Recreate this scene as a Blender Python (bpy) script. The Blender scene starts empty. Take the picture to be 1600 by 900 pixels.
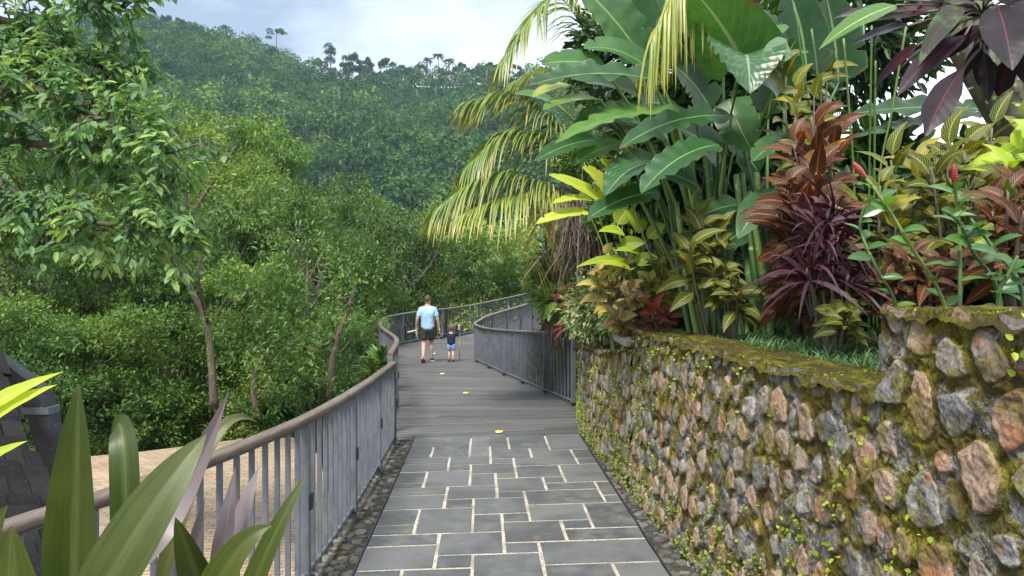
import bpy, bmesh, math, random
import numpy as np
from math import sin, cos, pi, radians, sqrt, atan2
from mathutils import Vector, Matrix

random.seed(7)
RNG = np.random.default_rng(11)
C = bpy.context.scene.collection
SC = bpy.context.scene

# ------------------------------------------------------------------ camera, sky, sun, exposure
F, H, HY = 1155.6, 2.05, 444.0          # focal length in photo pixels, eye height, horizon row
cam_d = bpy.data.cameras.new('camera'); cam = bpy.data.objects.new('camera', cam_d); C.objects.link(cam)
cam.location = (0, 0, H); cam.rotation_euler = (radians(90), 0, 0)
cam_d.lens = 26; cam_d.sensor_width = 36; cam_d.shift_y = -6/1600
cam_d.clip_start = 0.05; cam_d.clip_end = 6000
SC.camera = cam

SUN_EL, SUN_AZ = 58, 205                # azimuth clockwise from +Y (behind the camera, slightly left)
w = bpy.data.worlds.new('World'); SC.world = w; w.use_nodes = True
nt = w.node_tree; nt.nodes.clear()
def wn(t, **k):
    n = nt.nodes.new(t)
    for a, b in k.items(): setattr(n, a, b)
    return n
wo = wn('ShaderNodeOutputWorld'); bg = wn('ShaderNodeBackground')
sky = wn('ShaderNodeTexSky', sky_type='NISHITA', sun_disc=False)
sky.sun_elevation = radians(SUN_EL); sky.sun_rotation = radians(SUN_AZ)
sky.air_density = 1.0; sky.dust_density = 2.0; sky.ozone_density = 1.0
tc = wn('ShaderNodeTexCoord'); mp = wn('ShaderNodeMapping'); mp.inputs['Scale'].default_value = (1, 1, 2.6)
n1 = wn('ShaderNodeTexNoise'); n1.inputs['Scale'].default_value = 2.2; n1.inputs['Detail'].default_value = 7; n1.inputs['Roughness'].default_value = .55
cr = wn('ShaderNodeValToRGB'); cr.color_ramp.elements[0].position = .4; cr.color_ramp.elements[1].position = .6
cr.color_ramp.elements[0].color = (1.4, 1.72, 2.2, 1); cr.color_ramp.elements[1].color = (3.6, 3.9, 4.3, 1)
# bright cloud bank to the right of the view
sep = wn('ShaderNodeSeparateXYZ'); mr = wn('ShaderNodeMapRange'); mr.inputs[1].default_value = -.05; mr.inputs[2].default_value = .5
mr.interpolation_type = 'SMOOTHSTEP'
mw = wn('ShaderNodeMix', data_type='RGBA'); mw.inputs[7].default_value = (7.5, 7.8, 8.2, 1)
mx = wn('ShaderNodeMix', data_type='RGBA'); mx.inputs[0].default_value = .86
L = nt.links.new
L(tc.outputs['Generated'], mp.inputs[0]); L(mp.outputs[0], n1.inputs['Vector']); L(n1.outputs['Fac'], cr.inputs[0])
L(tc.outputs['Generated'], sep.inputs[0]); L(sep.outputs[0], mr.inputs[0]); L(mr.outputs[0], mw.inputs[0]); L(cr.outputs[0], mw.inputs[6])
L(sky.outputs[0], mx.inputs[6]); L(mw.outputs[2], mx.inputs[7]); L(mx.outputs[2], bg.inputs[0])
bg.inputs[1].default_value = 0.14
L(bg.outputs[0], wo.inputs[0])

sd = bpy.data.lights.new('sun', 'SUN'); so = bpy.data.objects.new('sun', sd); C.objects.link(so)
sd.energy = 3.0; sd.angle = radians(16); sd.color = (1, .955, .88)
el, az = radians(SUN_EL), radians(SUN_AZ)
sv = Vector((sin(az)*cos(el), cos(az)*cos(el), sin(el)))
so.rotation_euler = (-sv).to_track_quat('-Z', 'Y').to_euler(); so.location = (0, -5, 30)
SC.view_settings.view_transform = 'Standard'; SC.view_settings.look = 'None'
SC.view_settings.exposure = 1.25; SC.view_settings.gamma = 1; SC.view_settings.use_curve_mapping = False
SC.render.engine = 'CYCLES'
SC.cycles.use_denoising = True; SC.cycles.max_bounces = 6; SC.cycles.transparent_max_bounces = 4
SC.cycles.diffuse_bounces = 3; SC.cycles.glossy_bounces = 2; SC.cycles.transmission_bounces = 3; SC.cycles.volume_bounces = 0
SC.cycles.use_adaptive_sampling = True; SC.cycles.adaptive_threshold = .02

def P(x, y, d):
    """photo pixel at depth d -> world point"""
    return np.array(((x-800)/F*d, d, H-(y-HY)/F*d))
def G(x, y, z=0.0):
    """photo pixel on the level z -> world point"""
    return P(x, y, (H-z)*F/(y-HY))

# ------------------------------------------------------------------ mesh and object helpers
def nrm(v):
    v = np.asarray(v, float); return v/(np.linalg.norm(v)+1e-12)
class MB:
    """collects vertices, faces and one vector (across, along, random) per vertex"""
    def __init__(s): s.V = []; s.A = []; s.F = []; s.M = []; s.n = 0
    def add(s, V, F, A=None, m=0):
        V = np.asarray(V, float).reshape(-1, 3); F = np.asarray(F, np.int64)
        if A is None: A = np.zeros((len(V), 3))
        A = np.asarray(A, float).reshape(-1, 3)
        s.V.append(V); s.A.append(A); s.F.append(F+s.n); s.M.append(m); s.n += len(V)
    def box(s, c, sz, ax=None, rnd=None, bevel=0):
        c = np.asarray(c, float); sx, sy, sz_ = np.asarray(sz, float)/2
        ax = np.eye(3) if ax is None else np.asarray(ax, float)
        r = random.random() if rnd is None else rnd
        if bevel <= 0:
            q = np.array([(i*sx, j*sy, k*sz_) for i in (-1, 1) for j in (-1, 1) for k in (-1, 1)])
            f = [(0,1,3,2),(4,6,7,5),(0,4,5,1),(2,3,7,6),(0,2,6,4),(1,5,7,3)]
            s.add(c+q@ax, f, [(a[0], a[2], r) for a in q])
        else:
            b = bevel; prof = [(-sx+b,-sy),(sx-b,-sy),(sx,-sy+b),(sx,sy-b),(sx-b,sy),(-sx+b,sy),(-sx,sy-b),(-sx,-sy+b)]
            def ring(z, k): return [(x*(1-k/max(sx,1e-6)*1.0) , y*(1-k/max(sy,1e-6)), z) for x, y in prof]
            R = [ring(-sz_, b), ring(-sz_+b, 0), ring(sz_-b, 0), ring(sz_, b)]
            q = np.array([p for rr in R for p in rr]); f = []
            for k in range(3):
                for i in range(8): f.append((k*8+i, k*8+(i+1)%8, (k+1)*8+(i+1)%8, (k+1)*8+i))
            s.add(c+q@ax, f, [(a[0], a[2], r) for a in q]); n0 = s.n-32
            for k, o in ((0, -1), (3, 1)):
                idx = [k*8+i for i in range(8)][::o]
                s.F.append(np.array([(idx[0],idx[1],idx[2],idx[7]),(idx[7],idx[2],idx[3],idx[6]),(idx[6],idx[3],idx[4],idx[5])])+n0); s.M.append(0)
    def tube(s, pts, rad, n=6, rnd=None, cap=True, flat=1.0):
        pts = np.asarray(pts, float); m = len(pts)
        rad = np.full(m, rad, float) if np.isscalar(rad) else np.asarray(rad, float)
        r = random.random() if rnd is None else rnd
        T = np.gradient(pts, axis=0); T /= np.linalg.norm(T, axis=1)[:, None]+1e-12
        up = np.array((0, 0, 1.)) if abs(T[0, 2]) < .9 else np.array((1., 0, 0))
        S = nrm(np.cross(up, T[0])); V = []; A = []
        for i in range(m):
            S = nrm(S-T[i]*(S@T[i])); N = np.cross(T[i], S)
            for k in range(n):
                a = 2*pi*k/n
                V.append(pts[i]+rad[i]*(cos(a)*S+sin(a)*N*flat)); A.append((cos(a), i/(m-1), r))
        f = [(i*n+k, i*n+(k+1)%n, (i+1)*n+(k+1)%n, (i+1)*n+k) for i in range(m-1) for k in range(n)]
        if cap:
            V.append(pts[0]); A.append((0, 0, r)); V.append(pts[-1]); A.append((0, 1, r))
            s.add(V, f, A); b = s.n-len(V)
            s.F.append(np.array([(m*n, (k+1)%n, k) for k in range(n)]+[(m*n+1, (m-1)*n+k, (m-1)*n+(k+1)%n) for k in range(n)])+b); s.M.append(0)
        else: s.add(V, f, A)
    def sphere(s, c, r, n=10, m=6, rnd=0.5):
        c = np.asarray(c, float); r = np.asarray((r, r, r) if np.isscalar(r) else r, float)
        V = [c+r*np.array((sin(pi*j/m)*cos(2*pi*i/n), sin(pi*j/m)*sin(2*pi*i/n), cos(pi*j/m))) for j in range(m+1) for i in range(n)]
        f = [(j*n+i, (j+1)*n+i, (j+1)*n+(i+1)%n, j*n+(i+1)%n) for j in range(m) for i in range(n)]
        s.add(V, f, [(0, 0, rnd)]*len(V))
    def grid(s, X, A=None, m=0):
        """X: (a,b,3) lattice of points"""
        a, b = X.shape[:2]; i = np.arange(a*b).reshape(a, b)
        f = np.stack([i[:-1, :-1], i[1:, :-1], i[1:, 1:], i[:-1, 1:]], -1).reshape(-1, 4)
        s.add(X.reshape(-1, 3), f, None if A is None else A.reshape(-1, 3), m)
    def mesh(s, name, mats, org=(0, 0, 0), smooth=True):
        me = bpy.data.meshes.new(name)
        V = np.concatenate(s.V)-np.asarray(org, float); A = np.concatenate(s.A)
        me.vertices.add(len(V)); me.vertices.foreach_set('co', V.astype(np.float32).ravel())
        li = np.concatenate([f.ravel() for f in s.F]); cnt = np.concatenate([np.full(len(f), f.shape[1]) for f in s.F])
        mi = np.concatenate([np.full(len(f), m) for f, m in zip(s.F, s.M)])
        me.loops.add(len(li)); me.loops.foreach_set('vertex_index', li.astype(np.int32))
        me.polygons.add(len(cnt)); st = np.concatenate([[0], np.cumsum(cnt)[:-1]])
        me.polygons.foreach_set('loop_start', st.astype(np.int32)); me.polygons.foreach_set('loop_total', cnt.astype(np.int32))
        me.polygons.foreach_set('material_index', mi.astype(np.int32))
        me.update(calc_edges=True); me.validate()
        if len(me.vertices) == len(A):
            at = me.attributes.new('uvv', 'FLOAT_VECTOR', 'POINT'); at.data.foreach_set('vector', A.astype(np.float32).ravel())
        me.polygons.foreach_set('use_smooth', np.full(len(me.polygons), smooth))
        for m in (mats if isinstance(mats, (list, tuple)) else [mats]): me.materials.append(m)
        return me
def tag(o, label=None, cat=None, group=None, kind=None):
    for k, v in (('label', label), ('category', cat), ('group', group), ('kind', kind)):
        if v: o[k] = v
    return o
def thing(name, loc, label, cat, group=None):
    o = bpy.data.objects.new(name, None); C.objects.link(o); o.location = loc; o.empty_display_size = .2
    return tag(o, label, cat, group)
def worg(o):
    v = np.zeros(3)
    while o is not None: v += np.array(o.location); o = o.parent
    return v
def part(name, mb, mat, parent=None, smooth=True, org=None, label=None):
    """mesh object; geometry is given in world coordinates and moved to the parent's origin"""
    if org is None: org = worg(parent) if parent is not None else np.zeros(3)
    o = bpy.data.objects.new(name, mb.mesh(name, mat, org, smooth)); C.objects.link(o)
    if parent is not None: o.parent = parent
    if label: o['label'] = label
    return o
def solo(name, mb, mat, loc, label, cat, group=None, kind=None, smooth=True):
    o = part(name, mb, mat, None, smooth, org=loc); o.location = loc
    return tag(o, label, cat, group, kind)
def struct(name, mb, mat, smooth=True):
    return tag(part(name, mb, mat, None, smooth), kind='structure')
def copy_tree(o, parent=None):
    c = o.copy(); C.objects.link(c); c.parent = parent
    for ch in list(o.children): copy_tree(ch, c)
    return c

# value noise on numpy arrays
def _h(ix, iy, iz, s):
    n = (ix*374761393+iy*668265263+iz*2147483647+s*974711) & 0xffffffff
    n = ((n ^ (n >> 13))*1274126177) & 0xffffffff
    return ((n ^ (n >> 16)) & 0xffff)/65535.0
def vnoise(x, y, z=0.0, s=0):
    x, y, z = np.broadcast_arrays(np.asarray(x, float), np.asarray(y, float), np.asarray(z, float))
    ix, iy, iz = [np.floor(a).astype(np.int64) for a in (x, y, z)]
    fx, fy, fz = x-ix, y-iy, z-iz
    fx, fy, fz = [a*a*(3-2*a) for a in (fx, fy, fz)]
    r = 0
    for a in (0, 1):
        for b in (0, 1):
            for c in (0, 1):
                r = r+_h(ix+a, iy+b, iz+c, s)*(fx if a else 1-fx)*(fy if b else 1-fy)*(fz if c else 1-fz)
    return r
def fbm(x, y, z=0.0, s=0, o=4):
    r = 0; a = .5
    for i in range(o):
        r = r+a*(vnoise(x, y, z, s+i)); x = np.asarray(x)*2.03; y = np.asarray(y)*2.03; z = np.asarray(z)*2.03; a *= .5
    return r
def sst(a, b, x):
    t = np.clip((x-a)/(b-a), 0, 1); return t*t*(3-2*t)

# ------------------------------------------------------------------ materials
class NT:
    def __init__(s, name):
        s.m = bpy.data.materials.new(name); s.m.use_nodes = True; s.t = s.m.node_tree
        s.b = s.t.nodes['Principled BSDF']; s.o = s.t.nodes['Material Output']; s.b.inputs['Specular IOR Level'].default_value = .35
    def n(s, t, **k):
        n = s.t.nodes.new(t)
        for a, b in k.items(): setattr(n, a, b)
        return n
    def l(s, a, b): s.t.links.new(a, b)
    def put(s, sock, v):
        if isinstance(v, bpy.types.NodeSocket): s.l(v, sock)
        elif hasattr(sock, 'default_value'):
            try: sock.default_value = v
            except Exception: sock.default_value = (*v, 1) if len(v) == 3 else v
    def math(s, op, a, b=0, c=0, clamp=False):
        n = s.n('ShaderNodeMath', operation=op, use_clamp=clamp); s.put(n.inputs[0], a); s.put(n.inputs[1], b); s.put(n.inputs[2], c); return n.outputs[0]
    def attr(s, name='uvv'):
        a = s.n('ShaderNodeAttribute', attribute_name=name); x = s.n('ShaderNodeSeparateXYZ'); s.l(a.outputs['Vector'], x.inputs[0]); return x.outputs
    def pos(s, scale=(1, 1, 1)):
        g = s.n('ShaderNodeTexCoord'); m = s.n('ShaderNodeMapping'); m.inputs['Scale'].default_value = scale; s.l(g.outputs['Object'], m.inputs[0]); return m.outputs[0]
    def objrnd(s): return s.n('ShaderNodeObjectInfo').outputs['Random']
    def noise(s, scale, detail=4, rough=.55, vec=None, dist=0, col=False):
        n = s.n('ShaderNodeTexNoise'); n.inputs['Scale'].default_value = scale; n.inputs['Detail'].default_value = detail
        n.inputs['Roughness'].default_value = rough; n.inputs['Distortion'].default_value = dist
        s.l(vec if vec is not None else s.pos(), n.inputs['Vector']); return n.outputs['Color' if col else 'Fac']
    def voro(s, scale, vec=None, feat='F1', out='Distance'):
        n = s.n('ShaderNodeTexVoronoi', feature=feat); n.inputs['Scale'].default_value = scale
        s.l(vec if vec is not None else s.pos(), n.inputs['Vector']); return n.outputs[out]
    def ramp(s, f, stops):
        n = s.n('ShaderNodeValToRGB'); e = n.color_ramp.elements
        while len(e) < len(stops): e.new(.5)
        for i, (p, c) in enumerate(stops): e[i].position = p; e[i].color = (*c, 1) if not np.isscalar(c) else (c, c, c, 1)
        s.put(n.inputs[0], f); return n.outputs[0]
    def mix(s, f, a, b, mode='MIX'):
        n = s.n('ShaderNodeMix', data_type='RGBA', blend_type=mode); s.put(n.inputs[0], f)
        for k, v in ((6, a), (7, b)):
            if isinstance(v, bpy.types.NodeSocket): s.l(v, n.inputs[k])
            else: n.inputs[k].default_value = (*v, 1)
        return n.outputs[2]
    def range(s, v, a, b, c=0, d=1, smooth=True):
        n = s.n('ShaderNodeMapRange', interpolation_type='SMOOTHSTEP' if smooth else 'LINEAR'); s.put(n.inputs[0], v)
        for i, q in enumerate((a, b, c, d)): n.inputs[i+1].default_value = q
        return n.outputs[0]
    def bump(s, h, strength=.3, dist=.01, prev=None):
        n = s.n('ShaderNodeBump'); n.inputs['Strength'].default_value = strength; n.inputs['Distance'].default_value = dist; s.l(h, n.inputs['Height'])
        if prev is not None: s.l(prev, n.inputs['Normal'])
        return n.outputs[0]
    def out(s, col, rough=.6, normal=None, metal=0, spec=None):
        s.put(s.b.inputs['Base Color'], col); s.put(s.b.inputs['Roughness'], rough); s.b.inputs['Metallic'].default_value = metal
        if normal is not None: s.l(normal, s.b.inputs['Normal'])
        if spec is not None: s.b.inputs['Specular IOR Level'].default_value = spec
        return s.m
def leafmat(name, stops, vein=(.25, .34, .12), mid=(.05, .1), lat=0, latw=.16, slope=.5, latcol=None, rough=.42, trans=.25, tcol=None, spec=.4, edge=None, along=None, par=0, worn=0, bump=.25, objvar=0, spots=None):
    m = NT(name); u, v, r = m.attr()
    rr = r
    if objvar: rr = m.math('MULTIPLY_ADD', m.math('SUBTRACT', m.objrnd(), .5), objvar, r)
    nz = m.noise(9, 3)
    f = m.math('ADD', rr, m.math('MULTIPLY', m.math('SUBTRACT', nz, .5), .5), clamp=True)
    col = m.ramp(f, stops)
    au = m.math('ABSOLUTE', u)
    if along: col = m.mix(m.range(v, along[0], along[1]), col, along[2])
    if edge: col = m.mix(m.range(au, edge[0], edge[1]), col, edge[2])
    if worn: col = m.mix(m.range(m.math('ADD', m.math('MAXIMUM', au, v), m.math('MULTIPLY', m.math('SUBTRACT', m.noise(worn, 4), .5), .9)), .99, 1.1), col, (.13, .09, .035))
    h = None
    if lat:
        ph = m.math('FRACT', m.math('MULTIPLY', m.math('SUBTRACT', v, m.math('MULTIPLY', au, slope*.2)), lat))
        tri = m.math('ABSOLUTE', m.math('SUBTRACT', ph, .5))
        lm = m.range(tri, latw*.55, latw, 1, 0)
        h = tri
        if latcol is not None: col = m.mix(m.math('MULTIPLY', lm, m.range(au, .75, .95, 1, .25)), col, latcol)
    if mid:
        mm = m.range(au, mid[0], mid[1], 1, 0); col = m.mix(mm, col, vein)
    if par:
        cx_ = m.n('ShaderNodeCombineXYZ'); m.l(m.math('MULTIPLY', u, par), cx_.inputs[0]); m.l(m.math('MULTIPLY', v, 1.6), cx_.inputs[1]); m.l(m.math('MULTIPLY', r, 37), cx_.inputs[2])
        pn = m.noise(1, 5, .65, cx_.outputs[0]); col = m.mix(m.range(pn, .35, .62, .45, 0), col, (.018, .028, .007)); h = pn
    if spots: col = m.mix(m.range(m.noise(spots[0], 3), spots[1], spots[1]+.12), col, spots[2])
    nor = m.bump(h, bump, .006) if h is not None else None
    m.out(col, rough, nor, spec=spec)
    if trans:
        t = m.n('ShaderNodeBsdfTranslucent'); ms = m.n('ShaderNodeMixShader'); ms.inputs[0].default_value = trans
        tc_ = m.mix(1.0, col, tcol or (1.0, 1.0, .45), 'MULTIPLY'); tc2 = m.mix(1.0, tc_, (1.6, 1.6, 1.6), 'MULTIPLY')
        m.l(tc2, t.inputs[0])
        m.l(m.b.outputs[0], ms.inputs[1]); m.l(t.outputs[0], ms.inputs[2]); m.l(ms.outputs[0], m.o.inputs[0])
    return m.m
MAT = {}
def m_bark(name, a, b, sc=18):
    m = NT(name); p = m.pos((1, 1, .35)); n = m.noise(sc, 6, .65, p); v = m.voro(sc*.8, p)
    c = m.mix(n, a, b); c = m.mix(m.range(m.noise(5, 3), .55, .7), c, (.17, .18, .13))
    return m.out(c, .85, m.bump(m.math('ADD', n, v), .7, .02))
MAT['bark'] = m_bark('bark', (.055, .04, .03), (.16, .125, .095))
MAT['bark_pale'] = m_bark('pale_bark', (.15, .12, .09), (.3, .26, .2))
MAT['bark_rough'] = m_bark('rough_bark', (.04, .035, .026), (.24, .21, .16), 14)

def m_slate():
    m = NT('slate'); u, v, r = m.attr(); n = m.noise(6, 6, .6); n2 = m.noise(60, 4, .7); n3 = m.noise(1.3, 3)
    c = m.ramp(r, [(0, (.055, .059, .066)), (.35, (.082, .087, .095)), (.7, (.108, .112, .118)), (1, (.14, .143, .145))])
    c = m.mix(m.range(n, .35, .7), c, (.12, .125, .115)); c = m.mix(m.math('MULTIPLY', m.range(n3, .45, .65), .55), c, (.05, .053, .05)); c = m.mix(m.math('MULTIPLY', m.range(m.noise(2.3, 5, .7), .58, .7), .4), c, (.17, .17, .15))
    c = m.mix(m.range(n2, .45, .75, 0, .4), c, (.055, .06, .062))
    c = m.mix(m.math('MULTIPLY', m.range(m.voro(34), .0, .12, 1, 0), m.range(m.noise(3, 2), .55, .65)), c, (.2, .2, .17))
    return m.out(c, m.range(n, .3, .7, .5, .75), m.bump(n2, .35, .004, m.bump(n, .3, .01)))
def m_grout():
    m = NT('pale_gravel_grout'); v = m.voro(95, out='Color'); d = m.voro(95)
    c = m.ramp(m.n_sep(v) if hasattr(m, 'n_sep') else v, [(0, (.22, .17, .13)), (.5, (.44, .39, .33)), (1, (.62, .58, .51))])
    c = m.mix(m.range(m.noise(3, 5, .65), .42, .66, 0, .7), c, (.17, .16, .125))
    return m.out(c, .9, m.bump(d, .9, .006))
def m_deck():
    m = NT('weathered_boards'); u, v, r = m.attr(); p = m.pos((1.2, 26, 20)); n = m.noise(3, 6, .65, p); s = m.noise(.8, 4)
    c = m.ramp(r, [(0, (.064, .061, .059)), (.5, (.082, .079, .077)), (1, (.104, .1, .098))])
    c = m.mix(m.range(n, .4, .85, 0, .7), c, (.14, .137, .136), 'MIX'); c = m.mix(m.range(s, .45, .7, 0, .5), c, (.06, .058, .056))
    c = m.mix(m.range(n, .62, .85, 0, .4), c, (.19, .188, .188))
    return m.out(c, .62, m.bump(n, .5, .006))
def m_metal(name, a, b, rough=.45):
    m = NT(name); u, v, r = m.attr(); n = m.noise(7, 5, .6); s = m.noise(45, 3)
    c = m.mix(m.range(n, .3, .7), a, b); c = m.mix(m.range(s, .66, .74, 0, .6), c, (.33, .34, .36))
    c = m.mix(m.range(r, 0, 1, 0, .35), c, b)
    return m.out(c, m.range(n, .3, .7, rough-.08, rough+.12), m.bump(s, .08, .002))
def m_handrail():
    m = NT('handrail_wood'); u, v, r = m.attr(); p = m.pos((9, 1.2, 9)); n = m.noise(4, 6, .65, p); s = m.noise(1.4, 3)
    c = m.ramp(n, [(.25, (.075, .055, .042)), (.55, (.13, .1, .08)), (.8, (.2, .165, .14))]); c = m.mix(m.range(s, .45, .7, 0, .4), c, (.2, .185, .17))
    return m.out(c, .5, m.bump(n, .35, .004))
def m_stonewall(zs):
    m = NT('mossy_rubble_stone'); st, sr, zz = m.attr()
    big = m.noise(2.6, 4); n = m.noise(14, 6, .65); fine = m.noise(70, 5, .7); nn = m.noise(6, 4, .6)
    stone = m.ramp(sr, [(0, (.09, .086, .082)), (.16, (.15, .145, .138)), (.28, (.23, .215, .195)), (.4, (.32, .27, .225)), (.55, (.4, .29, .21)), (.76, (.45, .28, .18)), (.86, (.23, .225, .222)), (1, (.42, .4, .37))])
    stone = m.mix(m.range(n, .48, .72, 0, .75), stone, (.24, .15, .1)) if False else stone
    stone = m.mix(m.range(n, .5, .75, 0, .55), stone, (.25, .235, .21)); stone = m.mix(m.range(fine, .38, .6, .5, 0), stone, (.07, .065, .06))
    rust = m.math('MULTIPLY', m.range(nn, .52, .64), m.range(sr, .35, .7, 0, .8)); stone = m.mix(rust, stone, (.34, .155, .07))
    stone = m.mix(m.math('MULTIPLY', m.range(m.noise(23, 5, .7), .6, .68), .8), stone, (.36, .35, .32))
    mort = m.ramp(n, [(.3, (.05, .045, .036)), (.46, (.15, .138, .115)), (.58, (.34, .32, .29)), (.74, (.52, .5, .46))])
    mort = m.mix(m.range(big, .36, .52, .8, 0), mort, (.1, .088, .065)); mort = m.mix(m.range(m.noise(120, 4, .75), .5, .62, 0, .7), mort, (.5, .48, .44)); mort = m.mix(m.range(m.noise(90, 4, .75), .52, .64, 0, .8), mort, (.03, .027, .02))
    moss = m.ramp(m.noise(26, 5, .65), [(.3, (.05, .045, .01)), (.44, (.14, .12, .018)), (.58, (.28, .24, .03)), (.74, (.3, .32, .05))])
    moss = m.mix(m.range(m.noise(3.3, 3), .42, .64, 0, .8), moss, (.11, .068, .028)); moss = m.mix(m.range(m.noise(140, 4, .7), .42, .62, .55, 0), moss, (.025, .022, .008))
    mossn = m.noise(5.5, 5, .62); mm = m.range(m.math('ADD', mossn, m.math('MULTIPLY', zz, .08)), .47, .56)
    base = m.mix(mm, mort, moss)
    stm = m.range(m.math('ADD', st, m.math('MULTIPLY', m.math('SUBTRACT', fine, .5), .35)), .38, .56)
    over = m.math('MULTIPLY', m.range(m.math('ADD', mossn, m.math('MULTIPLY', zz, .1)), .56, .64), m.range(fine, .35, .6, .2, 1))
    c = m.mix(stm, base, stone); c = m.mix(over, c, moss)
    h = m.math('ADD', m.math('ADD', m.math('MULTIPLY', n, .6), m.math('MULTIPLY', fine, .5)), m.math('MULTIPLY', m.noise(170, 3, .7), m.math('SUBTRACT', .8, m.math('MULTIPLY', stm, .6))))
    return m.out(c, .9, m.bump(h, .9, .018), spec=.2)
def m_moss_top():
    m = NT('moss'); n = m.noise(12, 6, .7); f = m.noise(80, 4, .7); b = m.noise(3, 3)
    c = m.ramp(n, [(.3, (.03, .025, .012)), (.46, (.08, .066, .016)), (.6, (.19, .18, .02)), (.76, (.28, .3, .035))])
    c = m.mix(m.range(b, .52, .68), c, (.085, .06, .03)); c = m.mix(m.range(f, .4, .7, .5, 0), c, (.03, .03, .008))
    return m.out(c, .95, m.bump(m.math('ADD', n, f), 1, .02), spec=.1)
def m_soil():
    m = NT('leafy_soil'); n = m.noise(6, 6, .7); f = m.noise(40, 4, .7)
    c = m.ramp(n, [(.3, (.012, .012, .007)), (.55, (.03, .034, .014)), (.75, (.05, .06, .02))]); c = m.mix(m.range(f, .55, .75, 0, .7), c, (.08, .065, .035))
    return m.out(c, .95, m.bump(f, .8, .03), spec=.1)
def m_cobble():
    m = NT('dark_cobble'); u, v, r = m.attr(); n = m.noise(25, 5, .65); b = m.noise(5, 3)
    c = m.ramp(r, [(0, (.045, .043, .042)), (.5, (.1, .095, .088)), (.85, (.15, .135, .115)), (1, (.24, .14, .09))])
    c = m.mix(m.range(n, .5, .75, 0, .6), c, (.19, .175, .15)); c = m.mix(m.range(b, .56, .66, 0, .7), c, (.09, .085, .025))
    return m.out(c, .85, m.bump(n, .8, .012))
def m_dirt():
    m = NT('dark_mortar'); n = m.noise(30, 5, .7); c = m.ramp(n, [(.3, (.02, .018, .015)), (.6, (.06, .055, .04)), (.8, (.12, .1, .07))]); return m.out(c, .95, m.bump(n, 1, .02))
def m_terrace():
    m = NT('tan_brick_paving'); b = m.n('ShaderNodeTexBrick'); p = m.pos(); m.l(p, b.inputs['Vector'])
    b.inputs['Color1'].default_value = (.36, .275, .185, 1); b.inputs['Color2'].default_value = (.25, .185, .12, 1); b.inputs['Mortar'].default_value = (.11, .08, .05, 1)
    b.inputs['Scale'].default_value = 1; b.inputs['Mortar Size'].default_value = .011; b.inputs['Brick Width'].default_value = .24; b.inputs['Row Height'].default_value = .12
    n = m.noise(1.2, 4); c = m.mix(m.range(n, .4, .7, 0, .4), b.outputs[0], (.4, .32, .23)); c = m.mix(m.range(m.noise(9, 5), .5, .75, 0, .4), c, (.27, .2, .13))
    return m.out(c, .8, m.bump(b.outputs['Fac'], -.4, .006))
def m_shingle():
    m = NT('dark_wood_shingle'); u, v, r = m.attr(); p = m.pos((14, 14, 3)); n = m.noise(3, 6, .65, p); k = m.noise(2, 4)
    c = m.ramp(r, [(0, (.009, .009, .010)), (.6, (.013, .013, .014)), (1, (.019, .018, .018))]); c = m.mix(m.range(n, .5, .8, 0, .4), c, (.045, .044, .043)); c = m.mix(m.range(k, .6, .75, 0, .5), c, (.03, .026, .02))
    return m.out(c, .85, m.bump(n, .6, .01), spec=.08)
def flat(name, col, rough=.6, var=.15, sc=12, metal=0):
    m = NT(name); n = m.noise(sc, 4); c0 = np.array(col)
    return m.out(m.mix(n, tuple(c0*(1-var)), tuple(np.minimum(c0*(1+var), 1))), rough, m.bump(n, .15, .004), metal)
MAT.update(slate=m_slate(), grout=m_grout(), deck=m_deck(), wall=m_stonewall(0), moss=m_moss_top(), soil=m_soil(), cobble=m_cobble(), dirt=m_dirt(),
    rail=m_handrail(), steel=m_metal('blue_grey_steel', (.085, .094, .112), (.135, .147, .17)), dark_steel=m_metal('dark_steel', (.018, .022, .03), (.035, .04, .05), .4),
    terrace=m_terrace(), shingle=m_shingle(), concrete=flat('concrete', (.27, .25, .22), .85, .3, 16), rust=flat('red_brown_paint', (.1, .035, .025), .5),
    yellow=flat('yellow_plastic', (.75, .42, .02), .4, .1), white=flat('white_plastic', (.75, .74, .7), .5, .05))
# ================================================================== STRUCTURE
# ---- terrain: valley left and ahead, forested ridge behind
RX = np.array([-900, -420, 100, 200, 300, 400, 450, 500, 580, 650, 700, 760, 850, 950, 1050, 1200, 1400, 1800, 2500])
RYp = -17+np.array([-40, -10, 22, 40, 58, 84, 100, 113, 118, 124, 127, 122, 126, 140, 190, 270, 350, 400, 410])
def ridge_z(X):
    return H+(444-26-np.interp(X/400*F+800, RX, RYp))/F*400
def ground_z(x, y):
    x = np.asarray(x, float); y = np.asarray(y, float)
    near = -2.4-.6*sst(4, 12, -x)
    slope = near-(y-14)*.16; slope = np.where(y < 14, near, slope)
    z = np.maximum(slope, -16.)
    t = np.clip((y-120)/280, 0, 1.0)
    hz = -16+(ridge_z(x*400/np.maximum(y, 60))+16)*(t**.93)
    g = (fbm(x/55, y/70, 0, 3)-.5)*26*np.clip(t*3, 0, 1)*np.clip((1-t)*4+.15, 0, 1)
    z = np.where(y > 120, hz+g, z)
    b = np.clip((y-402)/300, 0, 1); z = np.where(y > 402, z-120*b, z)
    return z
ys = np.concatenate([np.linspace(-60, 14, 14), np.linspace(18, 120, 18), np.linspace(126, 402, 70), np.linspace(420, 2500, 14)])
xs = np.concatenate([np.linspace(-2500, -420, 10), np.linspace(-410, 250, 120), np.linspace(270, 2500, 10)])
XX, YY = np.meshgrid(xs, ys, indexing='ij')
ZZ = ground_z(XX, YY); ZZ = np.where((YY < 16) & (XX > -16), np.minimum(ZZ, -2.6), ZZ)
g = MB(); g.grid(np.stack([XX, YY, ZZ], -1))
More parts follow.
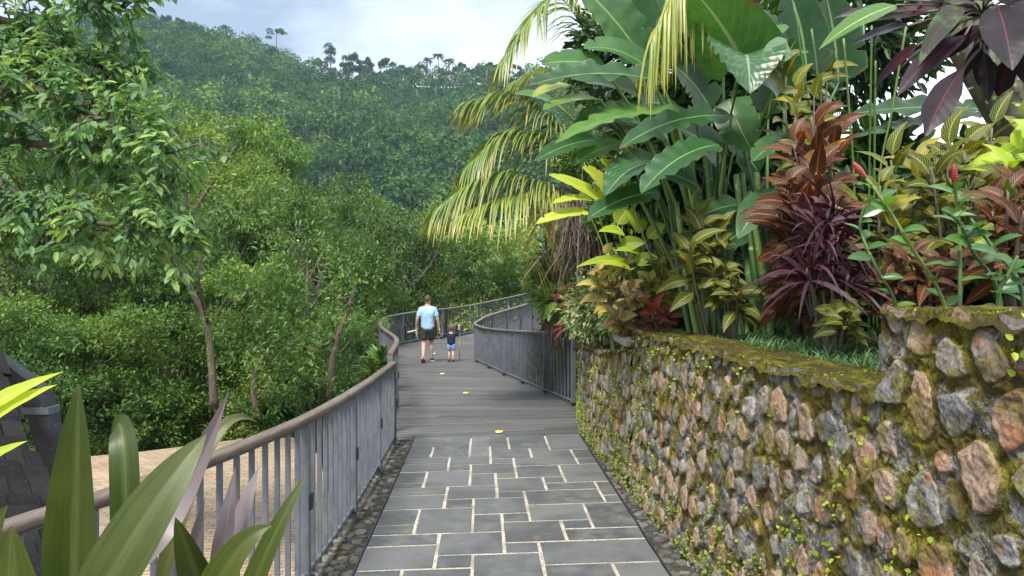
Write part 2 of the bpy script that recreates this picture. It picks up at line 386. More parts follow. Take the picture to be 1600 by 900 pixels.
gm = NT('forest_floor'); nn_ = gm.noise(.08, 6); MAT['ground'] = gm.out(gm.ramp(nn_, [(.3, (.02, .035, .012)), (.6, (.045, .075, .02)), (.8, (.09, .1, .04))]), .95, gm.bump(gm.noise(2, 5), .6, .2))
struct('ground', g, MAT['ground'])

# ---- slate path
def pu(x, y): return x+.039*y, y-.09*x
def pinv(u, v):
    y = (v+.09*u)/(1+.09*.039); return u-.039*y, y
def crop(cx, cy): return G(450+cx/2.4615, 640+cy/2.4615)
SL = [(505,128,640,142),(640,122,705,138),(545,142,700,185),(480,152,550,176),(475,177,548,187),(700,112,845,142),(700,146,770,178),(775,141,850,153),(850,115,1000,150),(993,112,1140,155),
(778,155,935,190),(930,158,1090,181),(930,150,1012,160),(1090,155,1165,187),(1118,188,1185,208),(620,183,780,214),(478,190,615,207),(460,208,615,240),(620,216,700,234),(785,190,860,206),
(865,184,1115,219),(702,212,880,246),(875,219,1055,262),(1048,213,1222,279),(525,238,700,299),(440,243,525,283),(430,285,515,302),(705,249,795,294),(800,246,885,264),(802,265,985,313),
(985,262,1065,282),(990,283,1190,307),(1180,280,1250,329),(1210,330,1276,358),(610,298,803,346),(418,303,607,328),(390,330,603,383),(605,348,705,378),(808,316,905,339),(908,308,1230,367),
(715,344,920,404),(928,368,1165,429),(1132,362,1337,457),(485,384,712,475),(372,388,495,446),(355,448,472,484),(715,405,818,470),(822,402,935,433),(826,434,1058,508),(1055,429,1178,458),
(1068,460,1312,497),(1300,457,1388,536),(1368,538,1427,581),(580,476,830,558),(345,488,580,524),(315,528,570,626),(575,563,708,612),(838,513,963,551),(965,501,1388,601),(712,558,990,690),
(262,630,430,700),(432,616,706,690),(996,600,1275,690),(1262,590,1452,690)]
slabs = []
def on_row(u, cyl):
    """point of the path line u that lies on the (slightly rising) joint row cyl of the photo"""
    cx = 700.
    for _ in range(12):
        p = crop(cx, cyl-.033*(cx-700)); y = p[1]; x = u-.039*y; cx = (800+x/y*F-450)*2.4615
    p = crop(cx, cyl-.033*(cx-700)); return p[0], p[1]
for a, b, c_, d_ in SL:
    p, q = crop(a, b), crop(c_, d_); slabs.append((pu(p[0], p[1])[0], b+.033*(a-700), pu(q[0], q[1])[0], d_+.033*(c_-700), 1))
UL, UR = -.905, 1.305
tabc = np.linspace(84, 720, 160); tabv = np.array([on_row(.2, c_)[1] for c_ in tabc])
R_ = [[a, float(np.interp(d_, tabc, tabv)), c_, float(np.interp(b, tabc, tabv))] for a, b, c_, d_, _ in slabs]   # u0, v0 (near), u1, v1 (far)
for it in range(6):
    for a in R_:
        if a[0] < UL+.14: a[0] = UL
        if a[2] > UR-.14: a[2] = UR
        for b in R_:
            if a is b: continue
            ou, ov = min(a[2], b[2])-max(a[0], b[0]), min(a[3], b[3])-max(a[1], b[1])
            if ov > .05 and abs(a[2]-b[0]) < .13: a[2] = b[0] = (a[2]+b[0])/2
            if ou > .06 and abs(a[3]-b[1]) < (.12 if a[3]-a[1] > .2 and b[3]-b[1] > .2 else .07): a[3] = b[1] = (a[3]+b[1])/2
            ou, ov = min(a[2], b[2])-max(a[0], b[0]), min(a[3], b[3])-max(a[1], b[1])
            if ou > .03 and ov > .03:          # still overlapping: trim the bigger one
                big, sm_ = (a, b) if (a[2]-a[0])*(a[3]-a[1]) > (b[2]-b[0])*(b[3]-b[1]) else (b, a)
                if ou < ov:
                    if big[0] < sm_[0]: big[2] = sm_[0]
                    else: big[0] = sm_[2]
                else:
                    if big[1] < sm_[1]: big[3] = sm_[1]
                    else: big[1] = sm_[3]
for a in R_:
    if a[3] > tabv[0]-.32 or a[3] > on_row(.2, 150)[1]: a[3] = max(a[3], on_row(.2, 107)[1]+.02)
slabs = [(a[0], float(np.interp(-a[3], -tabv, tabc)), a[2], float(np.interp(-a[1], -tabv, tabc)), 1) for a in R_]
v = 5.0
while v > -3:                       # rows nearer than the frame
    h_ = random.choice((.3, .42, .55)); u = UL
    while u < UR-.05:
        w_ = min(random.uniform(.35, .85), UR-u); w_ = UR-u if UR-u-w_ < .2 else w_
        slabs.append((u, v-h_, u+w_, v, 0)); u += w_
    v -= h_
sb = MB()
for i, (u0, v0, u1, v1, im) in enumerate(slabs):
    u0, u1 = (UL if u0 < UL+.02 else u0+.015), (UR if u1 > UR-.02 else u1-.015)
    if u1-u0 < .03: continue
    z1 = .006+random.uniform(0, .004); j = lambda: random.uniform(-.004, .004)
    if im: q = [on_row(u0, v1), on_row(u1, v1), on_row(u1, v0), on_row(u0, v0)]; q = [(q[k][0]+j(), q[k][1]+(.021 if k < 2 else -.021)+j()) for k in range(4)]
    else: q = [pinv(u0, v0+.026), pinv(u1, v0+.026), pinv(u1, v1-.026), pinv(u0, v1-.026)]
    if q[3][1]-q[0][1] < .02: continue
    cx, cy = np.mean(q, 0); r = random.random()
    top = [(x+(cx-x)*.006, y+(cy-y)*.006, z1) for x, y in q]; mid = [(x, y, z1-.004) for x, y in q]; bot = [(x, y, -.03) for x, y in q]
    f = [(0, 1, 2, 3)]+[(k, 4+k, 4+(k+1) % 4, (k+1) % 4) for k in range(4)]+[(4+k, 8+k, 8+(k+1) % 4, 4+(k+1) % 4) for k in range(4)]
    sb.add(top+mid+bot, f, [(0, 0, r)]*12)
struct('path', sb, MAT['slate'], smooth=False)
gb = MB()
y0, y1 = -4., 9.95
def edge(u, y): return u-.039*y
q = [(edge(UL, y0), y0), (edge(UR, y0), y0), on_row(UR, 110), on_row(UL, 110)]
gb.add([(x, y, 0.0) for x, y in q]+[(x, y, -.25) for x, y in q], [(0, 1, 2, 3), (0, 4, 5, 1), (1, 5, 6, 2), (2, 6, 7, 3), (3, 7, 4, 0)])
struct('path_grout', gb, MAT['grout'], smooth=False)
# base under the verges with a retaining face down to the terrace
rb = MB(); NR = [(-2.28, -3), (-2.28, 1), (-2.02, 2.2), (-1.86, 2.9), (-1.68, 3.4), (-1.52, 4.2), (-1.44, 5.3), (-1.47, 7.2), (-1.56, 9.6), (-1.58, 10.3)]
Xg = np.array([[(x-.07, y, -2.7), (x-.07, y, -.045), (3.2, y, -.045)] for x, y in NR]); rb.grid(Xg)
struct('verge_bed', rb, MAT['dirt'], smooth=False)
# cobbles set in the two verges
cb = MB()
def wallx(y): return np.interp(y, [-5, 9.3, 10.2, 11.2, 12.4, 13.4], [2.205, 1.061, .995, 1.045, 1.16, 1.32])
def cobble(x, y, s):
    n = 7; r = random.random()*.9; a0 = random.random()*6; hh = random.uniform(.25, .5)*s
    rad = [s*random.uniform(.7, 1.1) for _ in range(n)]; st_ = random.uniform(.7, 1.3)
    V = []
    for k_, zz in ((1., -.05), (.95, hh*.45), (.62, hh*.9)):
        for i in range(n):
            a = a0+2*pi*i/n; V.append((x+cos(a)*rad[i]*k_, y+sin(a)*rad[i]*k_*st_, zz-.045+random.uniform(-.006, .006)))
    V.append((x, y, hh-.045))
    f = [(k_*n+i, k_*n+(i+1) % n, (k_+1)*n+(i+1) % n, (k_+1)*n+i) for k_ in (0, 1) for i in range(n)]
    cb.add(V, f, [(0, 0, r)]*len(V)); b = cb.n-len(V); cb.F.append(np.array([(2*n+i, 2*n+(i+1) % n, 3*n) for i in range(n)])+b); cb.M.append(0)
placed = []
def try_cob(x, y, s):
    for a, b, c_ in placed[-260:]:
        if (a-x)**2+(b-y)**2 < ((c_+s)*.78)**2: return
    placed.append((x, y, s)); cobble(x, y, s)
yy = .5
NRx = lambda y: np.interp(y, [b for a, b in NR], [a for a, b in NR])
while yy < 9.9:
    for k in range(26):
        y = yy+random.uniform(0, .15)
        if k % 2: lo, hi = NRx(y)+.03, edge(UL, y)-.03
        else: lo, hi = edge(UR, y)+.03, wallx(y)+.03
        if hi-lo > .03: try_cob(random.uniform(lo, hi), y, random.uniform(.032, .075))
    yy += .12
tag(part('verge_cobbles', cb, MAT['cobble'], smooth=False), 'dark rough cobbles set along both edges of the slate path', 'cobbles', kind='stuff')
# thin dark metal edging of the path
eb = MB()
for u in (UL-.012, UR+.012):
    ax = np.array(((1, 0, 0), nrm((-.039, 1, 0)), (0, 0, 1.))); ax[0] = np.cross(ax[1], ax[2])
    eb.box((edge(u, 3), 3, -.02), (.012, 13.8, .07), ax)
struct('path_edging', eb, MAT['dark_steel'], smooth=False)

# ---- boardwalk
RL = [(-1.56, 9.72, 0), (-1.68, 10.2, 0), (-2.18, 13.9, 0), (-3.2, 18, 0), (-3.86, 22.3, 0), (-3.72, 24.4, .03), (-3.0, 25.8, .08), (-1.75, 27.2, .17), (.0, 30.2, .5), (1.9, 33.4, .85), (4.2, 37, 1.2)]
RR = [(1.0, 10.2, 0), (1.02, 11.2, 0), (1.04, 12.5, 0), (.24, 15.2, 0), (-.6, 18.2, 0), (-1.0, 19.9, 0), (-.92, 21.0, .03), (-.7, 21.9, .08), (.15, 24.6, .24), (1.6, 28.5, .53), (4.6, 34, 1.05)]
def catmull(pts, n):
    pts = np.asarray(pts, float); pp = np.vstack([2*pts[0]-pts[1], pts, 2*pts[-1]-pts[-2]]); o = []
    for i in range(1, len(pp)-2):
        for k in range(n):
            t = k/n; a, b, c_, d_ = pp[i-1:i+3]
            o.append(.5*((2*b)+(c_-a)*t+(2*a-5*b+4*c_-d_)*t*t+(-a+3*b-3*c_+d_)*t**3))
    o.append(pp[-2]); return np.array(o)
def resample(c_, step=None, n=None, off=0):
    s = np.concatenate([[0], np.cumsum(np.linalg.norm(np.diff(c_[:, :2], axis=0), axis=1))])
    q = np.linspace(0, s[-1], n) if n else np.arange(off, s[-1], step)
    return np.stack([np.interp(q, s, c_[:, k]) for k in range(c_.shape[1])], 1)
Lc, Rc = catmull(RL, 10), catmull(RR, 10)
NB = 178
# boards stay square to the view up to the bend and fan round it
Lb, Rb = resample(Lc, n=NB+1), resample(Rc, n=NB+1)
db = MB()
for i in range(NB):
    a, b, c_, d_ = Lb[i], Rb[i], Rb[i+1], Lb[i+1]
    e = .055; a2 = a+(d_-a)*e; d2 = d_+(a-d_)*e; b2 = b+(c_-b)*e; c2 = c_+(b-c_)*e
    ex = nrm(b-a)*.1; js = sorted(random.uniform(.1, .9) for _ in range(1)); cuts = [0]+js+[1]
    for k in range(len(cuts)-1):
        t0, t1 = cuts[k]+(.001 if k else 0), cuts[k+1]; r = random.random(); dz = np.array((0, 0, random.uniform(-.002, .002)))
        e0 = -ex if k == 0 else 0; e1 = ex if k == len(cuts)-2 else 0
        p = [a2+(b2-a2)*t0+e0+dz, a2+(b2-a2)*t1+e1+dz, d2+(c2-d2)*t1+e1+dz, d2+(c2-d2)*t0+e0+dz]
        lo = [x-np.array((0, 0, .035)) for x in p]
        db.add(p+lo, [(0, 1, 2, 3), (0, 4, 5, 1), (1, 5, 6, 2), (2, 6, 7, 3), (3, 7, 4, 0)], [(0, 0, r)]*8)
struct('boardwalk', db, MAT['deck'], smooth=False)
ub = MB(); lo1, lo2 = Lb-np.array((.12, 0, .05)), Rb+np.array((.12, 0, -.05)); dn = np.array((0, 0, -.3))
ub.grid(np.stack([lo1+dn, lo1, lo2, lo2+dn], 1)); struct('boardwalk_frame', ub, MAT['dark_steel'], smooth=False)

# ---- lower terrace left of the path
TZ = -1.72
tb = MB(); cen = np.array([(-20., 6.), (-14, 14.6), (-10.5, 15.6), (-8.4, 16.6), (-6.6, 18.0), (-5.4, 18.2), (-4.3, 16.4), (-3.2, 13), (-1.9, 9.5), (-1.7, 6), (-2.2, 3), (-2.5, -4), (-20, -4)])
n = len(cen); V = [(x, y, TZ) for x, y in cen]+[(x, y, TZ-.35) for x, y in cen]
c0 = (-8, 5, TZ); V.append(c0)
tb.add(V, [(2*n, i, (i+1) % n) for i in range(n)]); tb.F.append(np.array([(i, n+i, n+(i+1) % n, (i+1) % n) for i in range(n)])); tb.M.append(0)
struct('terrace', tb, MAT['terrace'], smooth=False)

# ---- planting bed behind the wall
def bed_left(y): return np.interp(y, [-3, 7.4, 12.4, 13.5, 16, 20, 24, 30, 40], [2.2, wallx(7.4)+.3, wallx(12.4)+.25, 1.3, 1.05, 1.0, 1.6, 3.2, 7])
def bed_z(x, y):
    lip = np.interp(y, [-3, 3.0, 3.3, 7.2, 9, 12.5, 16, 24, 40], [1.84, 1.84, 1.52, 1.5, 1.22, .98, .85, 1.0, 1.4])
    return lip+np.clip((x-bed_left(y)), 0, 12)*.09+.10*(fbm(np.asarray(x)*.9, np.asarray(y)*.9, 0, 5)-.5)
ty = np.concatenate([np.linspace(-3, 8, 34), np.linspace(8.5, 40, 44)]); tt = np.concatenate([[0], np.linspace(0, 1, 26)])
TY, TT = np.meshgrid(ty, tt, indexing='ij'); BX = bed_left(TY)+TT**1.4*13; BZ = bed_z(BX, TY); BZ[:, 0] = -1.2
pb = MB(); pb.grid(np.stack([BX, TY, BZ], -1)); struct('planting_bed', pb, MAT['soil'])

# ================================================================== STONE WALLS
def stone_field(s, z, seeds, ang, asp, gap, rad):
    """returns mask 0..1 (1 on a stone), index"""
    N = len(s); mask = np.zeros(N); idx = np.zeros(N, int)
    ws = s+(fbm(s*5, z*5, 0, 21)-.47)*.055; wz = z+(fbm(s*5, z*5, 9, 27)-.47)*.055
    for i0 in range(0, N, 60000):
        a, b = ws[i0:i0+60000, None], wz[i0:i0+60000, None]
        dx, dz = a-seeds[None, :, 0], b-seeds[None, :, 1]
        ca, sa = np.cos(ang)[None], np.sin(ang)[None]
        p, q = (dx*ca+dz*sa)*asp[None], (-dx*sa+dz*ca)/asp[None]
        d = np.sqrt(p*p+q*q)/rad[None]
        pr = np.argpartition(d, 1, axis=1)[:, :2]; d2 = np.take_along_axis(d, pr, 1); o = np.argsort(d2, axis=1); d2 = np.take_along_axis(d2, o, 1); pr = np.take_along_axis(pr, o, 1)
        e = (d2[:, 1]-d2[:, 0])*rad[pr[:, 0]]*.6; gg = gap[pr[:, 0]]
        m1 = (e-gg)/.012; m2 = (1.0-d2[:, 0])*rad[pr[:, 0]]/.016
        mask[i0:i0+60000] = np.clip(np.minimum(m1, m2), 0, 1.6); idx[i0:i0+60000] = pr[:, 0]
    return mask, idx
def make_seeds(s0, s1, z0, z1, ds, dz, seed):
    r = np.random.default_rng(seed); P_ = []
    row = 0; z = z0
    while z < z1+dz:
        s = s0+(row % 2)*ds*.5
        while s < s1+ds: P_.append((s+r.uniform(-.3, .3)*ds, z+r.uniform(-.3, .3)*dz)); s += ds
        z += dz; row += 1
    P_ = np.array(P_); n = len(P_)
    return P_, r.uniform(-.5, .5, n), r.uniform(.95, 1.3, n), r.uniform(.012, .042, n), r.uniform(.62, 1.05, n)*.64*ds, r.random(n)
def wall_face(mb, y0, y1, z0, topf, step_s, step_z, ds, dz, seed, xf=wallx):
    ns, nz = int((y1-y0)/step_s)+1, int((max(topf(y0), topf(y1))-z0)/step_z)+1
    s = np.linspace(y0, y1, ns); t = np.linspace(0, 1, nz); S, T = np.meshgrid(s, t, indexing='ij')
    top = np.array([topf(a) for a in s])[:, None]+.03*(fbm(S[:, :1]*11, 0, 0, 44)-.5)*2; Z = z0+T*(top-z0)
    seeds, ang, asp, gap, rad, rv = make_seeds(y0-.2, y1+.2, z0, float(top.max()), ds, dz, seed)
    m, i = stone_field(S.ravel(), Z.ravel(), seeds, ang, asp, gap, rad); m = m.reshape(S.shape); i = i.reshape(S.shape)
    prot = np.random.default_rng(seed+1).uniform(.006, .022, len(seeds))[i]
    dome = sst(0, 1.0, m)
    dsp = dome*prot*(.6+.8*fbm(S*9, Z*9, 0, 61))+(fbm(S*11, Z*11, 0, 31)-.5)*.038+(fbm(S*45, Z*45, 0, 37, 3)-.5)*.014
    dsp -= .008*np.exp(-((m-.06)/.12)**2)*(prot > .012)
    dsp += (1-np.clip(m*3, 0, 1))*(fbm(S*28, Z*28, 0, 67, 3)-.5)*.03
    dsp *= np.clip((1-T)*14, .15, 1)
    X = xf(S)-dsp-.04*(1-T)
    A = np.stack([np.clip(m, 0, 1), rv[i], T], -1)
    mb.grid(np.stack([X, S, Z], -1), A)
def wall_top(mb, y0, y1, topf, w0, step=.02, xf=wallx, dip=.02, rough=.05):
    s = np.linspace(y0, y1, int((y1-y0)/step)+1); t = np.linspace(0, 1, int(w0/step)+1); S, T = np.meshgrid(s, t, indexing='ij')
    X = xf(S)+T*w0; Z = np.array([topf(a) for a in s])[:, None]+(.03*(fbm(S[:, :1]*11, 0, 0, 44)-.5)*2)*np.clip(1-T*3, 0, 1)
    Z = Z+rough*(fbm(S*6, X*6, 0, 51)-.45)*np.clip(T*8, 0, 1)*1.1+.03*(fbm(S*22, X*22, 0, 57)-.5)*np.clip(T*8+.35, 0, 1)-dip*sst(.7, 1, T)
    X = X-(.012+.03*fbm(S*17, 0*S, 0, 63))*np.clip(1-T*10, 0, 1); Z = Z-.05*np.clip(1-T*9, 0, 1)**2*(.4+fbm(S*14, 0*S, 0, 64))+.012*(fbm(S*60, X*60, 0, 65, 3)-.5)
    mb.grid(np.stack([X, S, Z], -1))
lowtop = lambda y: 1.60-.0*(y-3); talltop = lambda y: 1.955; fartop = lambda y: np.interp(y, [7.3, 9, 12.6], [1.42, 1.24, 1.12])
tw = thing('stone_wall', (wallx(2.2), 2.2, 0), 'tall near end of the mossy rubble wall with big grey and orange stones', 'wall')
a = MB(); wall_face(a, .9, 3.11, -.1, talltop, .0055, .0055, .2, .19, 5); part('wall_face', a, MAT['wall'], tw)
# end face of the step, facing down the path
a = MB(); xs_ = np.linspace(0, .6, 60); zs_ = np.linspace(1.45, 1.955, 52); XS, ZS = np.meshgrid(xs_, zs_, indexing='ij')
seeds, ang, asp, gap, rad, rv = make_seeds(0, .6, 1.4, 2, .2, .18, 9); m_, i_ = stone_field(XS.ravel(), ZS.ravel(), seeds, ang, asp, gap, rad)
dd = (sst(0, 1, m_)*.04+(fbm(XS.ravel()*14, ZS.ravel()*14, 3, 3)-.5)*.03).reshape(XS.shape)*np.clip(XS*12, 0, 1)
a.grid(np.stack([wallx(3.08)+XS-.02, 3.08+dd, ZS], -1), np.stack([np.clip(m_, 0, 1).reshape(XS.shape), rv[i_].reshape(XS.shape), np.ones_like(XS)], -1)); part('wall_end', a, MAT['wall'], tw)
a = MB(); wall_top(a, .9, 3.09, talltop, .62); part('wall_top', a, MAT['moss'], tw)
lw = thing('stone_wall', (wallx(5.2), 5.2, 0), 'long mossy rubble wall beside the slate path with grass growing behind it', 'wall')
a = MB(); wall_face(a, 3.05, 7.42, -.1, lowtop, .0085, .0085, .18, .18, 15); part('wall_face', a, MAT['wall'], lw)
a = MB(); wall_top(a, 3.0, 7.42, lowtop, .5); part('wall_top', a, MAT['moss'], lw)
a = MB(); SS, TT2 = np.meshgrid(np.linspace(0, .5, 40), np.linspace(-.1, 1.6, 120), indexing='ij')
a.grid(np.stack([wallx(7.42)+SS, 7.42+.03*fbm(SS*9, TT2*9), TT2], -1), np.stack([fbm(SS*6, TT2*6), SS, TT2*0], -1)); part('wall_end', a, MAT['wall'], lw)
fw = thing('stone_wall', (wallx(10), 10, 0), 'lower overgrown stone wall beside the boardwalk entrance behind a concrete block', 'wall')
a = MB(); wall_face(a, 7.42, 13.2, -.3, fartop, .014, .014, .2, .2, 25); part('wall_face', a, MAT['wall'], fw)
a = MB(); wall_top(a, 7.42, 13.2, fartop, .42); part('wall_top', a, MAT['moss'], fw)
a = MB(); a.box((wallx(7.9)+.2, 7.95, 1.45), (.46, 1.0, .07), bevel=.008); 
solo('concrete_block', a, MAT['concrete'], (wallx(7.9)+.2, 7.98, 1.0), 'pale flat concrete slab capping a step in the stone wall', 'slab', smooth=False)

# ---- small bright weeds on the wall face
wb = MB(); N = 8500
s = RNG.uniform(1.0, 12.8, N); u = RNG.random(N)**1.5; ht = np.where(s < 3.08, 1.9, np.where(s < 7.42, 1.55, 1.1)); z = u*ht
den = fbm(s*3.2, z*3.2, 0, 71)+.22*np.clip(1-z/.7, 0, 1)+.06*(s > 5)
k = den > .585; s, z = s[k], z[k]; n = len(s)
def rhombi(mb, P_, D, Nn, Ln, Wd, rnd, fold=.12):
    """one folded pointed leaf (two quads) per row"""
    D = D/np.linalg.norm(D, axis=1)[:, None]; S = np.cross(D, Nn); S /= np.linalg.norm(S, axis=1)[:, None]+1e-9; Nn = np.cross(S, D)
    Ln = np.asarray(Ln)[:, None]; Wd = np.asarray(Wd)[:, None]; up = Nn*Wd*fold
    droop = -Nn*Ln*.12
    pts = [P_, P_+D*Ln*.3+S*Wd*.42+up, P_+D*Ln*.68+S*Wd*.38+up+droop*.5, P_+D*Ln+droop, P_+D*Ln*.68-S*Wd*.38+up+droop*.5, P_+D*Ln*.3-S*Wd*.42+up]
    V = np.stack(pts, 1).reshape(-1, 3); m = len(P_); b = np.arange(m)[:, None]*6
    f = np.concatenate([b+np.array([[0, 1, 2, 3]]), b+np.array([[0, 3, 4, 5]])])
    A = np.zeros((m, 6, 3)); A[:, (1, 2), 0] = 1; A[:, (4, 5), 0] = -1; A[:, :, 1] = (0, .3, .68, 1, .68, .3); A[:, :, 2] = np.asarray(rnd)[:, None]
    mb.add(V, f, A)
Pw = np.stack([wallx(s)-RNG.uniform(.02, .07, n), s, z], 1)
D = np.stack([-np.abs(RNG.normal(0, .6, n))-.2, RNG.normal(0, .8, n), RNG.normal(.1, .8, n)], 1); Nn = np.stack([RNG.normal(-.7, .4, n), RNG.normal(-.2, .4, n), RNG.normal(.7, .4, n)], 1)
szs = RNG.uniform(.012, .026, n); rhombi(wb, Pw, D, Nn, szs*1.3, szs, RNG.random(n))
MAT['weed'] = leafmat('weed_leaf', [(0, (.1, .16, .015)), (.5, (.2, .28, .02)), (1, (.34, .4, .03))], mid=None, rough=.5, trans=.3)
tag(part('wall_weeds', wb, MAT['weed']), 'tiny bright green weeds sprouting from the joints of the stone wall', 'weeds', kind='stuff')

# ================================================================== RAILINGS
def rail_nodes(rows, d=None): return [P(*r) for r in rows]
def build_rail(name, label, base, tops, post_at, spacing=.12, fin=.055, thick=.011, hw=.1, hh=.06, start_post=True):
    """base: (n,3) curve on the floor, tops: z of the handrail underside along it"""
    cur = np.column_stack([base, tops]); cur = catmull(cur, 10)
    root = thing(name, tuple(base[len(base)//2]), label, 'railing')
    fine = resample(cur, n=90)
    def prof(path, w, h, z0):
        X = []
        T = np.gradient(path[:, :3], axis=0); T[:, 2] = 0; T /= np.linalg.norm(T, axis=1)[:, None]; S = np.stack([T[:, 1], -T[:, 0], 0*T[:, 0]], 1)
        b = min(w, h)*.28
        pr = [(-w/2+b, 0), (w/2-b, 0), (w/2, b), (w/2, h-b), (w/2-b, h), (-w/2+b, h), (-w/2, h-b), (-w/2, b), (-w/2+b, 0)]
        for i in range(len(path)):
            X.append([path[i, :3]*np.array((1, 1, 0))+S[i]*a+np.array((0, 0, z0[i]+c_)) for a, c_ in pr])
        mb = MB(); mb.grid(np.array(X)); 
        for i, o in ((0, 1), (-1, -1)):
            V = np.array(X[i][:-1])[::o]; mb.add(V, [(0, 1, 2, 7), (7, 2, 3, 6), (6, 3, 4, 5)])
        return mb
    part('handrail', prof(fine, hw, hh, fine[:, 3]), MAT['rail'], root)
    part('bottom_rail', prof(fine, .035, .03, fine[:, 2]+.06), MAT['steel'], root, smooth=False)
    part('top_rail', prof(fine, .04, .012, fine[:, 3]-.014), MAT['steel'], root, smooth=False)
    pk = resample(cur, step=spacing, off=spacing*.5); T = np.gradient(pk[:, :2], axis=0)
    posts = resample(cur, n=post_at)
    cnt = 0; rest = MB()
    for i, p in enumerate(pk):
        t = nrm((*T[i], 0)); ax = np.array((t, (t[1], -t[0], 0), (0, 0, 1.)))
        if np.min(np.linalg.norm(posts[:, :2]-p[:2], axis=1)) < .05: continue
        zb = p[2]+.03; zt = p[3]-.016; mb = MB() if cnt < 100 else rest
        mb.box((p[0], p[1], (zb+zt)/2), (thick, fin, zt-zb), ax, rnd=random.random())
        if cnt < 100: part('baluster', mb, MAT['steel'], root, smooth=False)
        cnt += 1
    if rest.n: part('baluster', rest, MAT['steel'], root, smooth=False)['kind'] = 'stuff'
    Tp = np.gradient(posts[:, :2], axis=0)
    for i, p in enumerate(posts):
        t = nrm((*Tp[i], 0)); ax = np.array((t, (t[1], -t[0], 0), (0, 0, 1.)))
        mb = MB(); zb = p[2]-.06; zt = p[3]-.001
        s_ = np.array(ax[1])*.0
        mb.box((p[0]+s_[0], p[1]+s_[1], (zb+zt)/2), (.04, .075, zt-zb), ax, bevel=.004)
        po = part('post', mb, MAT['steel'] , root, smooth=False)
        b2 = MB(); b2.box((p[0]-ax[1][0]*.01, p[1]-ax[1][1]*.01, p[2]+.05), (.12, .12, .012), ax); part('base_plate', b2, MAT['dark_steel'], po, smooth=False, org=worg(po))
        b3 = MB(); b3.box((p[0]+ax[1][0]*.045, p[1]+ax[1][1]*.045, p[2]+.52*(p[3]-p[2])), (.05, .02, .11), ax, bevel=.003); part('bracket', b3, MAT['dark_steel'], po, smooth=False, org=worg(po))
    return root
near = np.array([(-2.24, .6, 0), (-2.08, 1.9, 0), (-1.88, 2.72, 0), (-1.68, 3.32, 0), (-1.49, 4.2, 0), (-1.40, 5.3, 0), (-1.43, 7.2, 0), (-1.53, 9.55, 0)])
build_rail('railing', 'near left railing with wide flat balusters curving along the slate path', near, np.array([1.12, 1.12, 1.12, 1.12, 1.12, 1.10, 1.05, 1.0]), 7, spacing=.165, fin=.034, hw=.088, hh=.052)
far = np.array(RL[1:]); ftop = np.array([1.055, 1.0, 1.0, 1.0, 1.03, 1.10, 1.21, 1.51, 1.9, 2.25])
build_rail('railing', 'far railing swinging round the outer left edge of the boardwalk', far, ftop, 15, spacing=.16, fin=.03, hw=.085, hh=.05)
inn = np.array(RR[2:]); itop = np.array([1.19, 1.05, .93, .95, 1.0, 1.09, 1.26, 1.53, 2.05])
build_rail('railing', 'inner railing curling back round the right hand bend of the boardwalk', inn, itop, 17, spacing=.165, fin=.036, hw=.085, hh=.05)
# reddish brown post standing among the far plants
a = MB(); p = P(850, 497, 26.5); zb = .4; a.tube([(p[0], p[1], zb), (p[0], p[1], 1.45)], .085, 10); q = MB(); q.tube([(p[0], p[1], 1.45), (p[0], p[1], 1.5)], .1, 10)
t_ = thing('post', (p[0], p[1], zb), 'reddish brown round post behind the inner railing', 'post'); part('shaft', a, MAT['rust'], t_); part('cap', q, MAT['rust'], t_)
# yellow studs on the deck
for (x, y, lb) in ((780, 676, 'yellow reflector stud nearest the slate path'), (728, 615, 'yellow reflector stud second from the slate path'), (691, 585, 'yellow reflector stud nearest the walking people')):
    p = G(x, y, .0); a = MB(); a.box((0, 0, .012), (.11, .1, .024), bevel=.008)
    t_ = thing('deck_stud', (p[0], p[1], .002), lb, 'stud', 'yellow studs in the boardwalk'); o = part('stud_body', a, MAT['yellow'], t_, org=(0, 0, 0)); b_ = MB(); b_.box((0, -.052, .012), (.08, .004, .012)); part('reflector', b_, MAT['white'], t_, org=(0, 0, 0))
p = G(677, 553); a = MB(); a.box((p[0], p[1], .012), (.12, .1, .024), bevel=.008); solo('deck_stud', a, MAT['white'], (p[0], p[1], 0), 'white stud on the boardwalk by the man\'s front shoe', 'stud')

# ================================================================== SHINGLE ROOF PAVILION (lower left)
root = thing('pavilion', (-4.6, 5.2, TZ), 'dark shingle roofed pavilion with a black steel frame below the railing', 'pavilion')
# roof plane: edge runs from A (high, far) to B (low, near)
A_, B_ = P(-14, 560, 5.2), P(112, 900, 3.95)
run = nrm(B_-A_); away = nrm((-1, -.35, .10)); nrm_ = nrm(np.cross(run, away)); nrm_ = nrm_ if nrm_[2] > 0 else -nrm_
sh = MB(); Ls = np.linalg.norm(B_-A_)+.5
rows = int(Ls/.13)
for i in range(rows):
    u0 = i*.13-.2; x = -random.uniform(0, .1)
    step = .0
    while x < 2.6:
        w_ = random.uniform(.09, .17); ln = .30
        c_ = A_+run*(u0+ln/2)+away*(x+w_/2)+nrm_*(.03+random.uniform(0, .016)); tilt = nrm(run-nrm_*.14)
        ax = np.array((away, tilt, nrm(np.cross(away, tilt)))); sh.box(c_, (w_-.004, ln+random.uniform(-.05, .05), random.uniform(.018, .034)), ax)
        x += w_
ro = part('roof', sh, MAT['shingle'], root, smooth=False)
a = MB(); ctr = A_+run*Ls/2+away*1.3-nrm_*.05; a.box(ctr, (2.5, Ls, .06), np.array((away, run, nrm_))); part('roof_deck', a, MAT['dark_steel'], root, smooth=False)
a = MB()
def bar(mb, p, q, w, t, side=(0, 1, 0)):
    p, q = np.asarray(p, float), np.asarray(q, float); d = q-p; L_ = np.linalg.norm(d); d = d/L_; s_ = nrm(np.cross(d, side)); u_ = np.cross(s_, d); mb.box((p+q)/2, (w, t, L_), np.array((s_, u_, d)))
